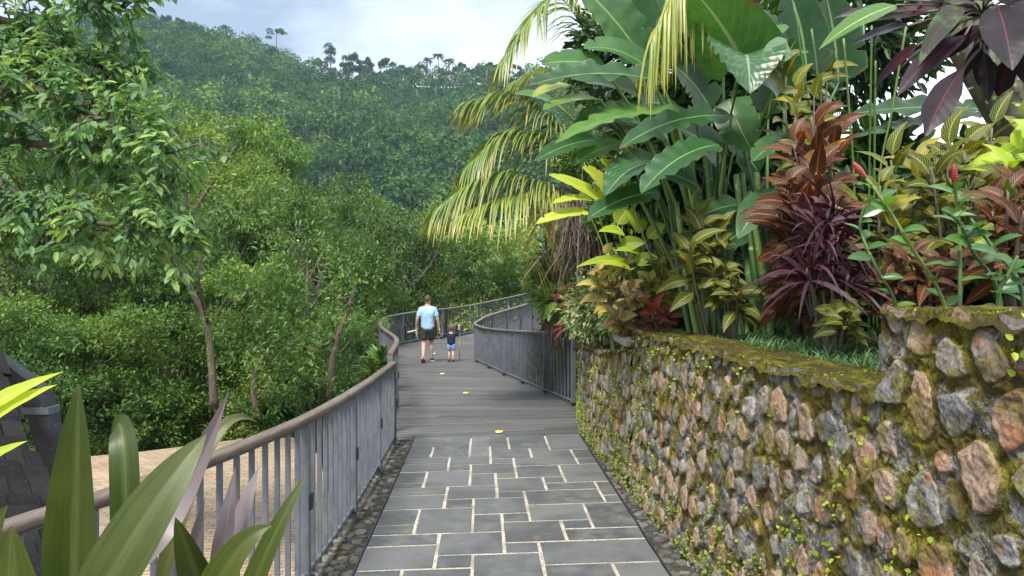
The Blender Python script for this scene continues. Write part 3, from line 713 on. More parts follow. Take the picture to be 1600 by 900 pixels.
top = P(58, 615, 5.4); bar(a, top, P(104, 780, 5.4), .16, .12); bar(a, P(104, 780, 5.4), (*(P(104, 780, 5.4)[:2]+np.array((.3, 0))), TZ), .16, .12); part('leg', a, MAT['dark_steel'], root, smooth=False)
a = MB(); bar(a, P(-60, 640, 5.4), P(85, 640, 5.4), .05, .14); part('cross_bar', a, MAT['steel'], root, smooth=False)
a = MB(); bar(a, P(-30, 555, 5.45), P(62, 622, 5.45), .17, .13); part('rafter', a, MAT['dark_steel'], root, smooth=False)
# pale pool edge on the terrace
a = MB(); p = G(66, 728, TZ+.05); a.box((p[0]-1.4, p[1], TZ+.06), (3.2, 1.0, .12), bevel=.02); solo('pool_ledge', a, flat('pale_blue_stone', (.5, .58, .66), .5), (p[0]-1.4, p[1], TZ), 'pale blue ledge on the terrace behind the pavilion leg', 'ledge')
# ================================================================== HILL FOREST
def rand_dirs(n, up=0.0):
    D = RNG.normal(size=(n, 3)); D[:, 2] += up; return D/np.linalg.norm(D, axis=1)[:, None]
def clump_quads(mb, P_, D, sz, rnd, aspect=.75):
    n = len(P_); up = RNG.normal(size=(n, 3)); S = np.cross(D, up); S /= np.linalg.norm(S, axis=1)[:, None]+1e-9; T = np.cross(D, S)
    sz = np.asarray(sz)[:, None]
    a = P_+S*sz*.5; b = P_+T*sz*.5*aspect; c_ = P_-S*sz*.5; d_ = P_-T*sz*.5*aspect
    V = np.stack([a, b, c_, d_], 1).reshape(-1, 3); f = np.arange(n*4).reshape(n, 4)
    A = np.zeros((n, 4, 3)); A[:, :, 2] = np.asarray(rnd)[:, None]; A[:, 0, 0] = 1; A[:, 2, 0] = -1
    mb.add(V, f, A)
MAT['hill'] = leafmat('hill_foliage', [(0, (.012, .042, .015)), (.35, (.028, .078, .023)), (.7, (.06, .132, .032)), (1, (.12, .2, .045))], mid=None, rough=.7, trans=.2, spec=.15)
MAT['hill_trunk'] = flat('pale_trunk', (.1, .1, .08), .9)
def crown_blob(mb, c_, rx, rz, n, sz, base_r, front=True):
    D = rand_dirs(n, .35); k = (D[:, 2] > -.45)&((D[:, 1] < .55) if front else True); D = D[k]; n = len(D)
    lump = 1+.35*(fbm(D[:, 0]*2.3+c_[0], D[:, 1]*2.3+c_[1], D[:, 2]*2.3, 5)-.5)*2
    r = RNG.uniform(.72, 1.04, n)*lump
    P_ = c_+D*np.array((rx, rx, rz))*r[:, None]
    N_ = D+RNG.normal(size=(n, 3))*.55; N_ /= np.linalg.norm(N_, axis=1)[:, None]
    clump_quads(mb, P_, N_, RNG.uniform(.6, 1.4, n)*sz, np.clip(base_r+RNG.normal(0, .13, n), 0, 1))
hf = MB(); tr = MB(); cnt = 0
for it in range(5200):
    y = 108+(RNG.random()**.8)*296; x = y*RNG.uniform(-.66, .22)
    z = float(ground_z(x, y))
    vis = (444-(z+6-H)*0)  # noqa
    cr_ = RNG.uniform(2.3, 4.8)*(1 if RNG.random() < .85 else 1.45); hz_ = cr_*RNG.uniform(.8, 1.5); lift = RNG.uniform(2.5, 7)
    if fbm(x/40, y/40, 0, 91) < .40: lift *= .3; cr_ *= .7
    br = np.clip(.42+1.5*(fbm(x/45, y/60, 0, 77)-.47)+RNG.normal(0, .2), .02, .98)
    if y < 240 and x/y < -.2: br = min(1, br+.08)
    crown_blob(hf, np.array((x, y, z+lift)), cr_, hz_, int(200*(1.3 if cr_ > 4 else 1)*(1 if y > 180 else 1.5)), cr_*.21, br)
    if RNG.random() < .022: tr.tube([(x, y-cr_*.6, z-2), (x+RNG.normal(0, .5), y-cr_*.8, z+lift+hz_*.8)], .28, 4)
for mb_ in (tr,):
    if mb_.n:
        for v_, f_, a_, m_i in zip(mb_.V, mb_.F, mb_.A, mb_.M): pass
o = part('hill_forest', hf, MAT['hill']); tag(o, 'hazy green rainforest covering the hillside across the valley', 'forest', kind='stuff')
o = part('hill_tree_trunks', tr, MAT['hill_trunk']); tag(o, 'thin pale trunks showing through the hillside forest', 'trunks', kind='stuff')
# ridge trees, each a thing
def hill_pt(px, dy=0, yy=398):
    X = (px-800)/F*yy; return np.array((X, yy, float(ground_z(X, yy))))
def ridge_tree(px, top_y, kind, label, group='trees along the ridge line', yy=398, lean=0):
    b = hill_pt(px, yy=yy); zt = H+(444-top_y)/F*yy; h_ = zt-b[2]
    if h_ < 3: h_ = 6
    t = thing('palm_tree' if kind == 'palm' else 'tree', tuple(b), label, 'palm' if kind == 'palm' else 'tree', group)
    a = MB(); a.tube([b-(0, 0, 3), b+np.array((lean*.4, 0, h_*.5)), b+np.array((lean, 0, h_*.95))], [.4, .3, .18] if kind != 'palm' else [.3, .25, .2], 5); part('trunk', a, MAT['hill_trunk'] if kind != 'round' else MAT['bark'], t)
    a = MB(); c_ = b+np.array((lean, 0, h_))
    if kind == 'palm':
        for k in range(13):
            az_ = k*2.4; el_ = RNG.uniform(-.3, .9); Lf = RNG.uniform(3, 4.2); pts = []
            for s_ in np.linspace(0, 1, 6): pts.append(c_+np.array((cos(az_)*cos(el_), sin(az_)*cos(el_), sin(el_)))*Lf*s_-np.array((0, 0, 2.6*s_*s_)))
            pts = np.array(pts); n = 26; s_ = RNG.uniform(.1, 1, n); q = np.stack([np.interp(s_, np.linspace(0, 1, 6), pts[:, i]) for i in range(3)], 1)
            D = RNG.normal(size=(n, 3))*.6+(0, 0, -.6); D /= np.linalg.norm(D, axis=1)[:, None]; clump_quads(a, q+D*.3, D[:, (1, 2, 0)], np.full(n, 1.1), RNG.uniform(.1, .45, n), .35)
    elif kind == 'umbrella':
        for k in range(9): crown_blob(a, c_+np.array((RNG.normal(0, 2.6), RNG.normal(0, 1.5), RNG.uniform(-4.5, 0))), 2.0, .9, 150, .55, .4, False)
    else:
        for k in range(14): crown_blob(a, c_+np.array((RNG.normal(0, h_*.26), RNG.normal(0, 2), RNG.uniform(-h_*.9, -1.2))), RNG.uniform(.7, 1.3)*h_*.14, RNG.uniform(.7, 1.2)*h_*.12, 260, .75, RNG.uniform(.15, .45), False)
    part('crown', a, MAT['hill'], t)
ridge_tree(432, 46, 'umbrella', 'tall bare trunked tree with a flat crown rising above the ridge', yy=385)
ridge_tree(352, 42, 'palm', 'palm standing out alone on the left part of the ridge')
for px, ty in ((256, 17), (283, 22), (315, 30)): ridge_tree(px, ty+7, 'round', 'bushy tree on the left part of the ridge line')
ridge_tree(517, 72, 'round', 'largest dark tree at the dip of the ridge, left of its neighbours')
ridge_tree(545, 80, 'round', 'broad dark tree on the ridge just right of the largest one')
for px, ty in ((575, 78), (594, 86), (620, 87), (648, 93)): ridge_tree(px, ty+7, 'round', 'small dark tree between the broad ridge trees and the hilltop houses')
for px, ty in ((668, 92), (685, 86), (702, 93)): ridge_tree(px, ty, 'palm', 'palm rising right behind the hilltop houses', group='palms on the ridge')
for px, ty in ((728, 91), (752, 90), (775, 94), (812, 96), (846, 98)): ridge_tree(px, ty+7, 'round', 'dark round tree on the right part of the ridge behind the coconut fronds')
for px, ty, yy in ((500, 262, 190), (509, 252, 195), (517, 256, 190), (530, 262, 200), (463, 262, 205)):
    ridge_tree(px, ty, 'palm', 'pale trunked coconut palm low on the far hillside', group='palms low on the hillside', yy=yy)
for px, ty, yy in ((681, 205, 300), (676, 196, 310), (612, 155, 340)):
    ridge_tree(px, ty, 'umbrella', 'thin greyish tree standing out of the middle of the far hillside', group='thin trees on the hillside', yy=yy)
# houses on the ridge
MAT['house_wall'] = flat('white_wash', (.7, .66, .62), .8, .1, 2); MAT['house_roof'] = flat('brown_roof', (.13, .09, .075), .8, .2, 2); MAT['dark_glass'] = flat('dark_window', (.03, .035, .04), .2, .1)
def house(px, py, wpx, hpx, yy, label, roofh=.35):
    b = P(px, py, yy); k = yy/F; W, Hh = wpx*k, hpx*k; b[2] -= Hh*.5
    t = thing('house', tuple(b), label, 'house', 'houses among the hillside trees')
    a = MB(); a.box(b+(0, 2, Hh*.5-1.5), (W, 4, Hh+3)); part('wall', a, MAT['house_wall'], t, smooth=False)
    a = MB(); e = .5; z0 = b[2]+Hh; r = Hh*roofh
    V = [(b[0]-W/2-e, b[1]-e, z0), (b[0]+W/2+e, b[1]-e, z0), (b[0]+W/2+e, b[1]+4+e, z0), (b[0]-W/2-e, b[1]+4+e, z0), (b[0]-W/4, b[1]+2, z0+r), (b[0]+W/4, b[1]+2, z0+r)]
    a.add(V, [(0, 1, 5, 4), (2, 3, 4, 5)]); a.F.append(np.array([(1, 2, 5), (3, 0, 4)])+a.n-6); a.M.append(0); a.add(V[:4], [(3, 2, 1, 0)]); part('roof', a, MAT['house_roof'], t, smooth=False)
    for s_ in (-.22, .22):
        a = MB(); a.box(b+(s_*W, -.03, Hh*.42), (W*.22, .1, Hh*.45)); part('window', a, MAT['dark_glass'], t, smooth=False)
house(660, 117, 8, 11, 388, 'tall narrow white house, leftmost of the three on the ridge')
house(683, 118, 11, 7, 388, 'low white house in the middle of the three on the ridge')
house(708, 120, 17, 6, 388, 'long brownish roofed house, rightmost of the three on the ridge')
def barrel_house(px, py, wpx, yy, label):
    b = P(px, py, yy); k = yy/F; W = wpx*k; gz = float(ground_z(b[0], b[1]))
    t = thing('barrel_roof_hut', (b[0], b[1], b[2]-W*.6), label, 'hut', 'arched roof huts in the valley')
    a = MB(); X = np.array([[(b[0]+cos(an)*W*.55, b[1]+yy_, b[2]-W*.1+sin(an)*W*.75) for an in np.linspace(0, pi, 13)] for yy_ in (-.4, W*1.3)]); a.grid(X)
    X2 = np.array([[(p[0]+(b[0]-p[0])*.08, p[1], b[2]-W*.1+(p[2]-b[2]+W*.1)*.92) for p in r] for r in X]); a.grid(X2[:, ::-1]); a.grid(np.array([X[0], X2[0]])); part('roof', a, MAT['house_roof'], t)
    a = MB(); a.box((b[0], b[1]+W*.6, b[2]-W*.1-.9), (W*.95, W*1.1, 1.8)); part('wall', a, MAT['house_roof'], t, smooth=False)
    n_ = 13; fr = [(b[0]+cos(an)*W*.49, b[1]+.3, b[2]-W*.1+sin(an)*W*.66) for an in np.linspace(0, pi, n_)]
    a = MB(); a.add(fr+[(b[0], b[1]+.3, b[2]-W*.1)], [(n_, i, i+1) for i in range(n_-1)]); part('gable', a, MAT['dark_glass'], t, smooth=False)
barrel_house(778, 379, 17, 112, 'brown arched roof hut under the yellow palm fronds')
barrel_house(722, 375, 15, 118, 'smaller arched roof hut half hidden by the round trees')

# ================================================================== MIDDLE TREES (valley edge)
MAT['tree_leaf'] = [leafmat('tree_leaf_mid', [(0, (.035, .085, .02)), (.4, (.075, .155, .034)), (.75, (.14, .23, .048)), (1, (.26, .33, .07))], mid=None, rough=.5, trans=.3, objvar=.8),
                    leafmat('tree_leaf_dark', [(0, (.025, .06, .015)), (.5, (.055, .11, .022)), (.85, (.09, .16, .03)), (1, (.17, .23, .045))], mid=None, rough=.45, trans=.25, objvar=.7)]
def tree_variant(seed, hgt, rad, nclump, nleaf, Lf, Wf, lowest=.2):
    """returns (trunk MB, crown MB) at the origin"""
    r = np.random.default_rng(seed); tk, cw = MB(), MB()
    lean = r.normal(0, .06, 2)*hgt; top = np.array((lean[0], lean[1], hgt*.72))
    tp = [np.array((0, 0, -1.)), np.array((0, 0, 0.)), np.array((lean[0]*.1+r.normal(0, .12), lean[1]*.2+r.normal(0, .12), hgt*.25)), np.array((lean[0]*.6, lean[1]*.5, hgt*.5)), top]
    tk.tube(catmull(tp, 4), np.interp(np.linspace(0, 1, 17), [0, .1, 1], [.24, .19, .05])*hgt/10*1.0, 8)
    ends = []
    for k in range(nclump):
        az_ = 2.399*k+r.normal(0, .3); f = lowest+(1-lowest)*((k+.5)/nclump); zz = hgt*f
        rr = rad*sqrt(max(.05, 1-((f-.5)/.55)**2))*r.uniform(.45, 1.05)
        e = np.array((cos(az_)*rr, sin(az_)*rr, zz))+lean[0]*.5*np.array((1, 0, 0)); st = np.array((lean[0]*.4*f, lean[1]*.4*f, max(hgt*.12, zz-rr*r.uniform(.5, .9)-hgt*.06)))
        st[2] = min(st[2], hgt*.68)
        m_ = (st+e)/2+r.normal(0, .25, 3)*rad*.25
        tk.tube(catmull([st, m_, e], 4), np.linspace(.075, .018, 9)*hgt/10, 5); ends.append(e)
        for q in range(2):
            e2 = e+r.normal(0, .45, 3)*rad*.35; tk.tube([m_, (m_+e2)/2+r.normal(0, .1, 3), e2], [.03, .02, .01], 4); ends.append(e2)
    ends = np.array(ends); ne = len(ends); per = nleaf//ne
    cs = r.uniform(.6, 1.15, ne)*rad*.33
    # leaves gather in small sprays round each branch end
    sp = 26; nsp = max(1, per//sp)
    C0 = np.repeat(ends, nsp, 0); R0 = np.repeat(cs, nsp); D0 = r.normal(size=(len(C0), 3)); D0[:, 2] = D0[:, 2]*.8+.25; D0 /= np.linalg.norm(D0, axis=1)[:, None]
    S0 = C0+D0*(R0*r.uniform(.45, 1.0, len(C0)))[:, None]*np.array((1.15, 1.15, .62))
    br = np.repeat(r.uniform(.2, .75, ne), nsp)+r.normal(0, .1, len(C0))
    Pq = np.repeat(S0, sp, 0)+r.normal(0, .16, (len(S0)*sp, 3))*np.array((1, 1, .7)); Dd = np.repeat(D0, sp, 0)+r.normal(0, .75, (len(S0)*sp, 3)); Nn_ = r.normal(0, .6, (len(Pq), 3))+np.array((0, 0, 1.))
    n = len(Pq); rhombi(cw, Pq, Dd, Nn_, r.uniform(.7, 1.3, n)*Lf, r.uniform(.7, 1.3, n)*Wf, np.clip(np.repeat(br, sp)+r.normal(0, .12, n), 0, 1))
    return tk, cw
protos = []
for i, (hg, rd, nc, nl, lo) in enumerate(((12, 3.6, 17, 30000, .16), (11, 4.2, 18, 34000, .14), (13, 3.2, 16, 28000, .2), (7, 3.4, 14, 22000, .05))):
    tk, cw = tree_variant(100+i, hg, rd, nc, nl, .145, .07, lo)
    t = thing('broadleaf_tree', (0, 0, 0), 'x', 'tree'); part('trunk', tk, MAT['bark'], t); part('crown', cw, MAT['tree_leaf'][i == 1], t); protos.append((t, hg))
used = set()
def put_tree(k, px, top_y, d, label, group, name='broadleaf_tree', rot=None, sc=1.0, base_drop=None):
    t, hg = protos[k]; X = (px-800)/F*d; zt = H-(top_y-HY)/F*d; zb = float(ground_z(X, d)) if base_drop is None else base_drop
    s = (zt-zb)/hg/.98
    o = t if k not in used else copy_tree(t); used.add(k)
    o.name = name; o.location = (X, d, zb-.1); sxy = s*sc if s*sc > .55 else .55; o.scale = (sxy, sxy, s); o.rotation_euler.z = random.uniform(0, 6.28) if rot is None else rot
    o['label'] = label; o['group'] = group; return o
GT = 'small-leaved trees beyond the railing'
put_tree(0, 292, 178, 25, 'tallest light green tree right of the near broad-leaved branches', GT)
put_tree(2, 415, 238, 29, 'thin topped tree between the tallest light tree and the round trees', GT)
put_tree(1, 500, 288, 28, 'wide leafy tree with a rounded top left of the walking man', GT, sc=.85)
put_tree(1, 650, 330, 33, 'dark round tree above and left of the walking man', GT, sc=.8)
put_tree(3, 735, 372, 37, 'lowest round tree, beside the young palm beyond the far railing', GT)
put_tree(2, 150, 240, 23, 'tree filling the gap under the near broad-leaved branches', GT)
put_tree(1, 30, 250, 26, 'dark tree at the far left edge behind the pavilion roof', GT)
put_tree(0, 480, 300, 22.5, 'open branched tree in front of the wide leafy tree', GT, sc=.8)
put_tree(0, 230, 300, 33, 'tree deep behind the tallest light tree', GT)
put_tree(2, 600, 350, 36, 'pale tree seen above the wide leafy tree', GT)
put_tree(1, 360, 330, 24, 'tree with a bent bare trunk leaning over the terrace edge', GT, sc=.85)
put_tree(0, 690, 372, 35, 'tree standing directly behind the boardwalk bend', GT, sc=.75)
put_tree(2, 60, 330, 22, 'tree at the terrace edge nearest the pavilion', GT)
put_tree(1, 800, 400, 45, 'hazy tree past the end of the far railing', GT)
put_tree(0, 760, 395, 58, 'pale distant tree below the arched roof huts', GT)
put_tree(2, 880, 380, 50, 'distant tree behind the coconut palm', GT)
GB = 'bushes along the terrace edge'
put_tree(3, 120, 480, 20.5, 'bush behind the pavilion leg at the terrace edge', GB, 'bush')
put_tree(3, 255, 500, 21, 'bush at the terrace edge behind the tall upright leaf', GB, 'bush')
put_tree(3, 390, 510, 22, 'bush at the terrace edge under the bent trunk', GB, 'bush')
put_tree(3, 440, 500, 22, 'bush between the terrace end and the railing', GB, 'bush')
put_tree(3, 495, 505, 19.5, 'bush just left of the boardwalk under the handrail gap', GB, 'bush', sc=.55)
put_tree(3, 20, 520, 19, 'bush at the left edge of the view behind the shingle roof', GB, 'bush')
put_tree(3, 330, 430, 22, 'bush behind the bent trunk', GB, 'bush')
put_tree(3, 640, 440, 33, 'bush filling the gap behind the walking man', GB, 'bush')
put_tree(3, 710, 440, 36, 'bush behind the far railing left of the young palm', GB, 'bush')

# visible bent trunks at the terrace edge
def poly_trunk(rows, rad, label, mat='bark', name='tree_trunk'):
    pts = [P(*r) for r in rows]; a = MB(); c_ = catmull(pts, 5); a.tube(c_, np.linspace(rad, rad*.45, len(c_)), 8)
    return a, pts
MAT['near_leaf'] = leafmat('broad_leaf', [(0, (.045, .12, .055)), (.35, (.09, .19, .075)), (.65, (.15, .275, .09)), (1, (.3, .42, .11))], vein=(.12, .2, .06), mid=(.04, .1), lat=8, latw=.2, rough=.48, trans=.32, spec=.3)
def bent_tree(rows, branches, rad, label, leaves, seed):
    r = np.random.default_rng(seed); a, pts = poly_trunk(rows, rad, ''); t = thing('bent_tree', tuple(pts[0]), label, 'tree', 'bare-stemmed trees at the terrace edge')
    ends = [pts[-1]]
    for b in branches:
        bp = [P(*q) for q in b]; c_ = catmull(bp, 4); a.tube(c_, np.linspace(rad*.4, rad*.12, len(c_)), 5); ends += bp[1:]
    part('trunk', a, MAT['bark'], t)
    cw = MB(); n = leaves; E = np.array(ends)[r.integers(0, len(ends), n//22)]; S0 = E+r.normal(0, .5, E.shape)
    Pq = np.repeat(S0, 22, 0)+r.normal(0, .15, (len(S0)*22, 3)); n = len(Pq); rhombi(cw, Pq, r.normal(0, 1, (n, 3)), r.normal(0, .6, (n, 3))+(0, 0, 1), r.uniform(.1, .18, n), r.uniform(.04, .07, n), np.clip(np.repeat(r.uniform(.3, .8, len(S0)), 22)+r.normal(0, .1, n), 0, 1))
    part('crown', cw, MAT['tree_leaf'][0], t)
bent_tree([(335, 640, 19.0), (330, 560, 19.0), (322, 500, 19.0), (300, 455, 18.9), (288, 420, 18.8), (296, 395, 18.7)], [[(325, 505, 19.0), (310, 440, 17), (318, 370, 17.3), (335, 330, 17.5)], [(290, 420, 18.8), (270, 380, 16), (255, 350, 16)]], .115, 'forked grey-brown trunk rising at the terrace edge', 1500, 5)
bent_tree([(515, 620, 17.2), (520, 560, 17.2), (530, 520, 17.2), (545, 480, 17.4), (556, 440, 17.6)], [[(528, 525, 17.2), (495, 545, 17), (455, 538, 17), (420, 570, 16.8)], [(545, 480, 17.4), (520, 450, 17), (470, 430, 17)]], .095, 'dark slanting trunk with bare twigs left of the handrail gap', 1800, 6)
bent_tree([(400, 640, 17.4), (396, 600, 17.4), (410, 560, 17.3), (435, 530, 17.2), (462, 520, 17.2)], [[(410, 560, 17.3), (405, 500, 17), (420, 440, 17), (450, 400, 17), (470, 350, 17.2)]], .075, 'thin curved trunk arching behind the near railing', 1500, 7)
# pale road patch seen between the trees
a = MB(); p = P(452, 390, 62); a.box(p, (4.5, 2, 1.6), bevel=.1); solo('rock_outcrop', a, flat('pale_rock', (.5, .46, .42), .9, .3, 1), tuple(p-(0, 0, .8)), 'pale bare rock patch showing between the trees', 'rock')

# ================================================================== NEAR BROAD-LEAVED TREE (upper left)
def near_tree():
    r = np.random.default_rng(3); t = thing('broadleaf_tree', (-9.4, 9.6, TZ), 'large near tree with big glossy drooping leaves reaching in from the upper left', 'tree')
    a = MB(); ends = []
    trunk = [(-9.4, 9.6, TZ-.3), (-9.3, 9.5, 0), (-9.0, 9.4, 2.2), (-8.7, 9.3, 4.2), (-8.3, 9.2, 6.4)]
    a.tube(catmull(trunk, 4), np.linspace(.26, .14, 17), 9)
    limbs = [([(-9.0, 9.4, 2.2), P(-90, 250, 9), P(20, 300, 8.8), P(70, 318, 8.6), P(125, 346, 8.4), P(210, 352, 8.3), P(290, 365, 8.2)], 1),
             ([(-8.8, 9.3, 3.4), P(-60, 170, 9), P(30, 135, 8.6), P(110, 165, 8.4), P(190, 205, 8.2), P(262, 240, 8.1)], 1),
             ([(-8.5, 9.3, 5.2), P(-20, 30, 9.4), P(60, 60, 9.4), P(130, 95, 9.2), P(200, 120, 9.1)], 1),
             ([(-8.4, 9.2, 6), P(-10, -60, 9.2), P(70, -20, 9), P(140, 8, 8.9), P(195, 12, 8.8)], 1),
             ([(-8.9, 9.4, 3.0), P(-40, 230, 9.4), P(60, 225, 9.2), P(140, 228, 9), P(210, 262, 8.9), P(270, 285, 8.8)], 1),
             ([(-8.7, 9.3, 4.4), P(-60, 90, 9.3), P(20, 75, 9.1), P(80, 110, 9), P(150, 130, 9)], 1),
             ([(-9, 9.4, 2), P(-80, 330, 9.2), P(-10, 345, 9), P(60, 372, 8.9), P(150, 392, 8.6)], .8)]
    twigs = []
    for pts, wt in limbs:
        c_ = catmull([np.array(p) for p in pts], 6); a.tube(c_, np.linspace(.075, .014, len(c_)), 6)
        n = len(c_)
        for k in range(int(n*.22), n):
            for q in range(3):
                if r.random() > .85*wt: continue
                d = np.array((r.normal(.25, .6), r.normal(-.15, .6), r.normal(.05, .4))); d = nrm(d)*r.uniform(.25, .75)
                e = c_[k]+d+np.array((0, 0, -.12)); m_ = c_[k]+d*.5+np.array((0, 0, .06)); a.tube([c_[k], m_, e], [.014, .009, .005], 4); twigs.append((c_[k], m_, e, d))
    part('trunk', a, MAT['bark'], t)
    cw = MB(); PP, DD, NN, LL, WW, RR_ = [], [], [], [], [], []
    for b, m_, e, d in twigs:
        base_r = np.clip(r.normal(.38, .13)+.25*(r.random() < .15), .05, .9); n = r.integers(14, 25)
        for k in range(n):
            s_ = r.uniform(.35, 1.0); p = b+(e-b)*s_+np.array((0, 0, .24*s_*(1-s_)))+r.normal(0, .05, 3)
            ph = r.uniform(0, 2*pi); out = nrm(np.cross(d, (0, 0, 1)))*cos(ph)+nrm(d)*.45+np.array((0, 0, sin(ph)*.35-.55))
            PP.append(p); DD.append(out); NN.append(np.array((r.normal(0, .35), r.normal(-.15, .35), 1.)))
            tipb = .22*(s_ > .85); LL.append(r.uniform(.1, .165)); WW.append(r.uniform(.058, .088)); RR_.append(np.clip(base_r+tipb+r.normal(0, .09), 0, 1))
    rhombi(cw, np.array(PP), np.array(DD), np.array(NN), np.array(LL), np.array(WW), np.array(RR_), fold=.16)
    part('crown', cw, MAT['near_leaf'], t)
near_tree()
# ================================================================== LEAF BUILDERS
def blade(mb, base, tip, width, up=.12, roll=0, fold=.2, prof='ellip', n=12, m=3, wave=0, wfreq=7, rnd=None, lobes=0, face=(-.12, -.85, .5), curl=0, ctrl=None, tears=0):
    base, tip = np.asarray(base, float), np.asarray(tip, float); Lg = np.linalg.norm(tip-base); d = (tip-base)/Lg
    z = np.array((0, 0, 1.)); zu = z-d*(d@z); zu = nrm(zu) if np.linalg.norm(zu) > .15 else nrm(np.array(face)-d*(d@np.array(face)))
    c_ = (base+tip)/2+zu*up*Lg if ctrl is None else np.asarray(ctrl, float)
    t = np.linspace(0, 1, n+1); tl = t[:, None]
    Cc = base*(1-tl)**2+2*c_*tl*(1-tl)+tip*tl*tl; T = 2*(c_-base)*(1-tl)+2*(tip-c_)*tl; T /= np.linalg.norm(T, axis=1)[:, None]+1e-9
    f = np.asarray(face, float); N = f-T*(T@f)[:, None]; N /= np.linalg.norm(N, axis=1)[:, None]+1e-9; S = np.cross(T, N)
    if roll: N, S = N*cos(roll)+S*sin(roll), S*cos(roll)-N*sin(roll)
    if prof == 'ellip': w_ = np.sin(pi*t**.85)**.8
    elif prof == 'banana': w_ = np.minimum(1, (t/.13)**.7)*(1-t**5)**.8
    elif prof == 'lance': w_ = np.sin(pi*t**.6)**.9
    elif prof == 'spoon': w_ = .12+.88*sst(.25, .62, t)*(1-sst(.8, 1.0, t))
    elif prof == 'strap': w_ = np.minimum(1, .55+t*2)*(1-t**3.5)
    elif prof == 'heart': w_ = np.minimum(1, ((t+.10)/.2)**.5)*(1-t**1.7)**.75
    w_ = np.maximum(w_, .012)*width/2
    u = np.linspace(-1, 1, 2*m+1); U = u[None, :]; W_ = np.repeat(w_[:, None], 2*m+1, 1)
    for _ in range(tears):
        i_ = random.randrange(3, n-2); W_[i_, (slice(0, m) if random.random() < .5 else slice(m+1, None))] *= random.uniform(.45, .85)
    ph = random.random()*6
    off = fold*np.abs(U)*W_-curl*(U**2)*W_ + (wave*np.sin(wfreq*2*pi*t[:, None]+ph+np.sign(U)*1.3)*np.abs(U)**1.5*W_ if wave else 0)
    q = Cc[:, None, :]+S[:, None, :]*(U*W_*np.sqrt(np.maximum(0, 1-fold*fold*.5)))[..., None]+N[:, None, :]*off[..., None]
    if lobes: q = q-d*(lobes*Lg*np.abs(U)**1.3*np.clip(1-t[:, None]*2.6, 0, 1))[..., None]
    r = random.random() if rnd is None else rnd
    A = np.stack([np.broadcast_to(U, off.shape), np.broadcast_to(t[:, None], off.shape), np.full(off.shape, r)], -1)
    mb.grid(q, A)
def strips(mb, P0, D, Ln, Wd, droop, rnd, nseg=4, Nh=None, twist=.0):
    """many narrow blades at once"""
    P0, D = np.asarray(P0, float), np.asarray(D, float); D = D/np.linalg.norm(D, axis=1)[:, None]; n = len(P0)
    Ln, Wd, droop, rnd = [np.broadcast_to(np.asarray(x, float), (n,)) for x in (Ln, Wd, droop, rnd)]
    Nh = np.array((0, 0, 1.)) if Nh is None else Nh
    S = np.cross(D, np.broadcast_to(Nh, D.shape)+RNG.normal(0, .15+twist, D.shape)); S /= np.linalg.norm(S, axis=1)[:, None]+1e-9
    rows = []; al = []
    for t in np.linspace(0, 1, nseg+1):
        c_ = P0+D*(Ln*t)[:, None]; c_ = c_-np.array((0, 0, 1.))*(droop*Ln*t*t)[:, None]; c_ = P0+(c_-P0)*(1-.18*droop*t)[:, None]
        w_ = Wd*.5*(min(1, .45+3*t))*(1-t**2.2)+.0006; rows.append(np.stack([c_-S*w_[:, None], c_+S*w_[:, None]], 1)); al.append(t)
    V = np.stack(rows, 1).reshape(-1, 3); k = 2*(nseg+1); b = np.arange(n)[:, None]*k
    f = np.concatenate([b+np.array([[2*i, 2*i+1, 2*i+3, 2*i+2]]) for i in range(nseg)])
    A = np.zeros((n, nseg+1, 2, 3)); A[:, :, 0, 0] = -1; A[:, :, 1, 0] = 1; A[..., 1] = np.array(al)[None, :, None]; A[..., 2] = rnd[:, None, None]
    mb.add(V, f, A)
def frond(parent, pts, leaf_len, rnd, mat, n=52, width=.035, droop=.8, rad=.014, spread=.75, fwd=.55, name='frond', lab=None, jit=.08):
    c_ = catmull([np.asarray(p, float) for p in pts], 14); mb = MB(); mb.tube(c_, np.linspace(rad, rad*.2, len(c_)), 5, rnd=min(1, rnd+.15))
    s = np.concatenate([[0], np.cumsum(np.linalg.norm(np.diff(c_, axis=0), axis=1))]); tot = s[-1]
    q = np.linspace(.1*tot, tot*.995, n); Pp = np.stack([np.interp(q, s, c_[:, k]) for k in range(3)], 1)
    T = np.gradient(Pp, axis=0); T /= np.linalg.norm(T, axis=1)[:, None]
    S = np.cross(T, (0, 0, 1.)); nn = np.linalg.norm(S, axis=1)[:, None]; S = np.where(nn > .25, S/np.maximum(nn, 1e-6), np.array((1., 0, 0)))
    u = q/tot; ln = leaf_len*(.45+.75*np.sin(pi*np.clip(u*.86+.12, 0, 1))**.7)
    for sg in (-1, 1):
        D = S*sg*spread+T*(fwd+.35*u[:, None]**2)+np.array((0, 0, .12))+RNG.normal(0, jit, T.shape)
        strips(mb, Pp, D, ln*RNG.uniform(.85, 1.1, n), width, droop*RNG.uniform(.7, 1.3, n), np.clip(rnd+RNG.normal(0, .1, n), 0, 1), nseg=5)
    return part(name, mb, mat, parent, label=lab)
MAT['frond'] = leafmat('palm_frond', [(0, (.05, .11, .02)), (.3, (.12, .2, .035)), (.55, (.3, .34, .06)), (.8, (.55, .4, .05)), (1, (.6, .34, .06))], mid=(.1, .25), vein=(.4, .42, .16), rough=.4, trans=.3, along=(.62, 1.15, (.55, .4, .06)))
MAT['frond_green'] = leafmat('young_palm_frond', [(0, (.05, .12, .03)), (.5, (.12, .22, .05)), (1, (.26, .33, .09))], mid=(.1, .25), vein=(.3, .38, .15), rough=.4, trans=.3)
MAT['frond_dry'] = leafmat('dry_frond', [(0, (.12, .1, .05)), (.5, (.3, .27, .13)), (1, (.5, .47, .28))], mid=None, rough=.6, trans=.15)
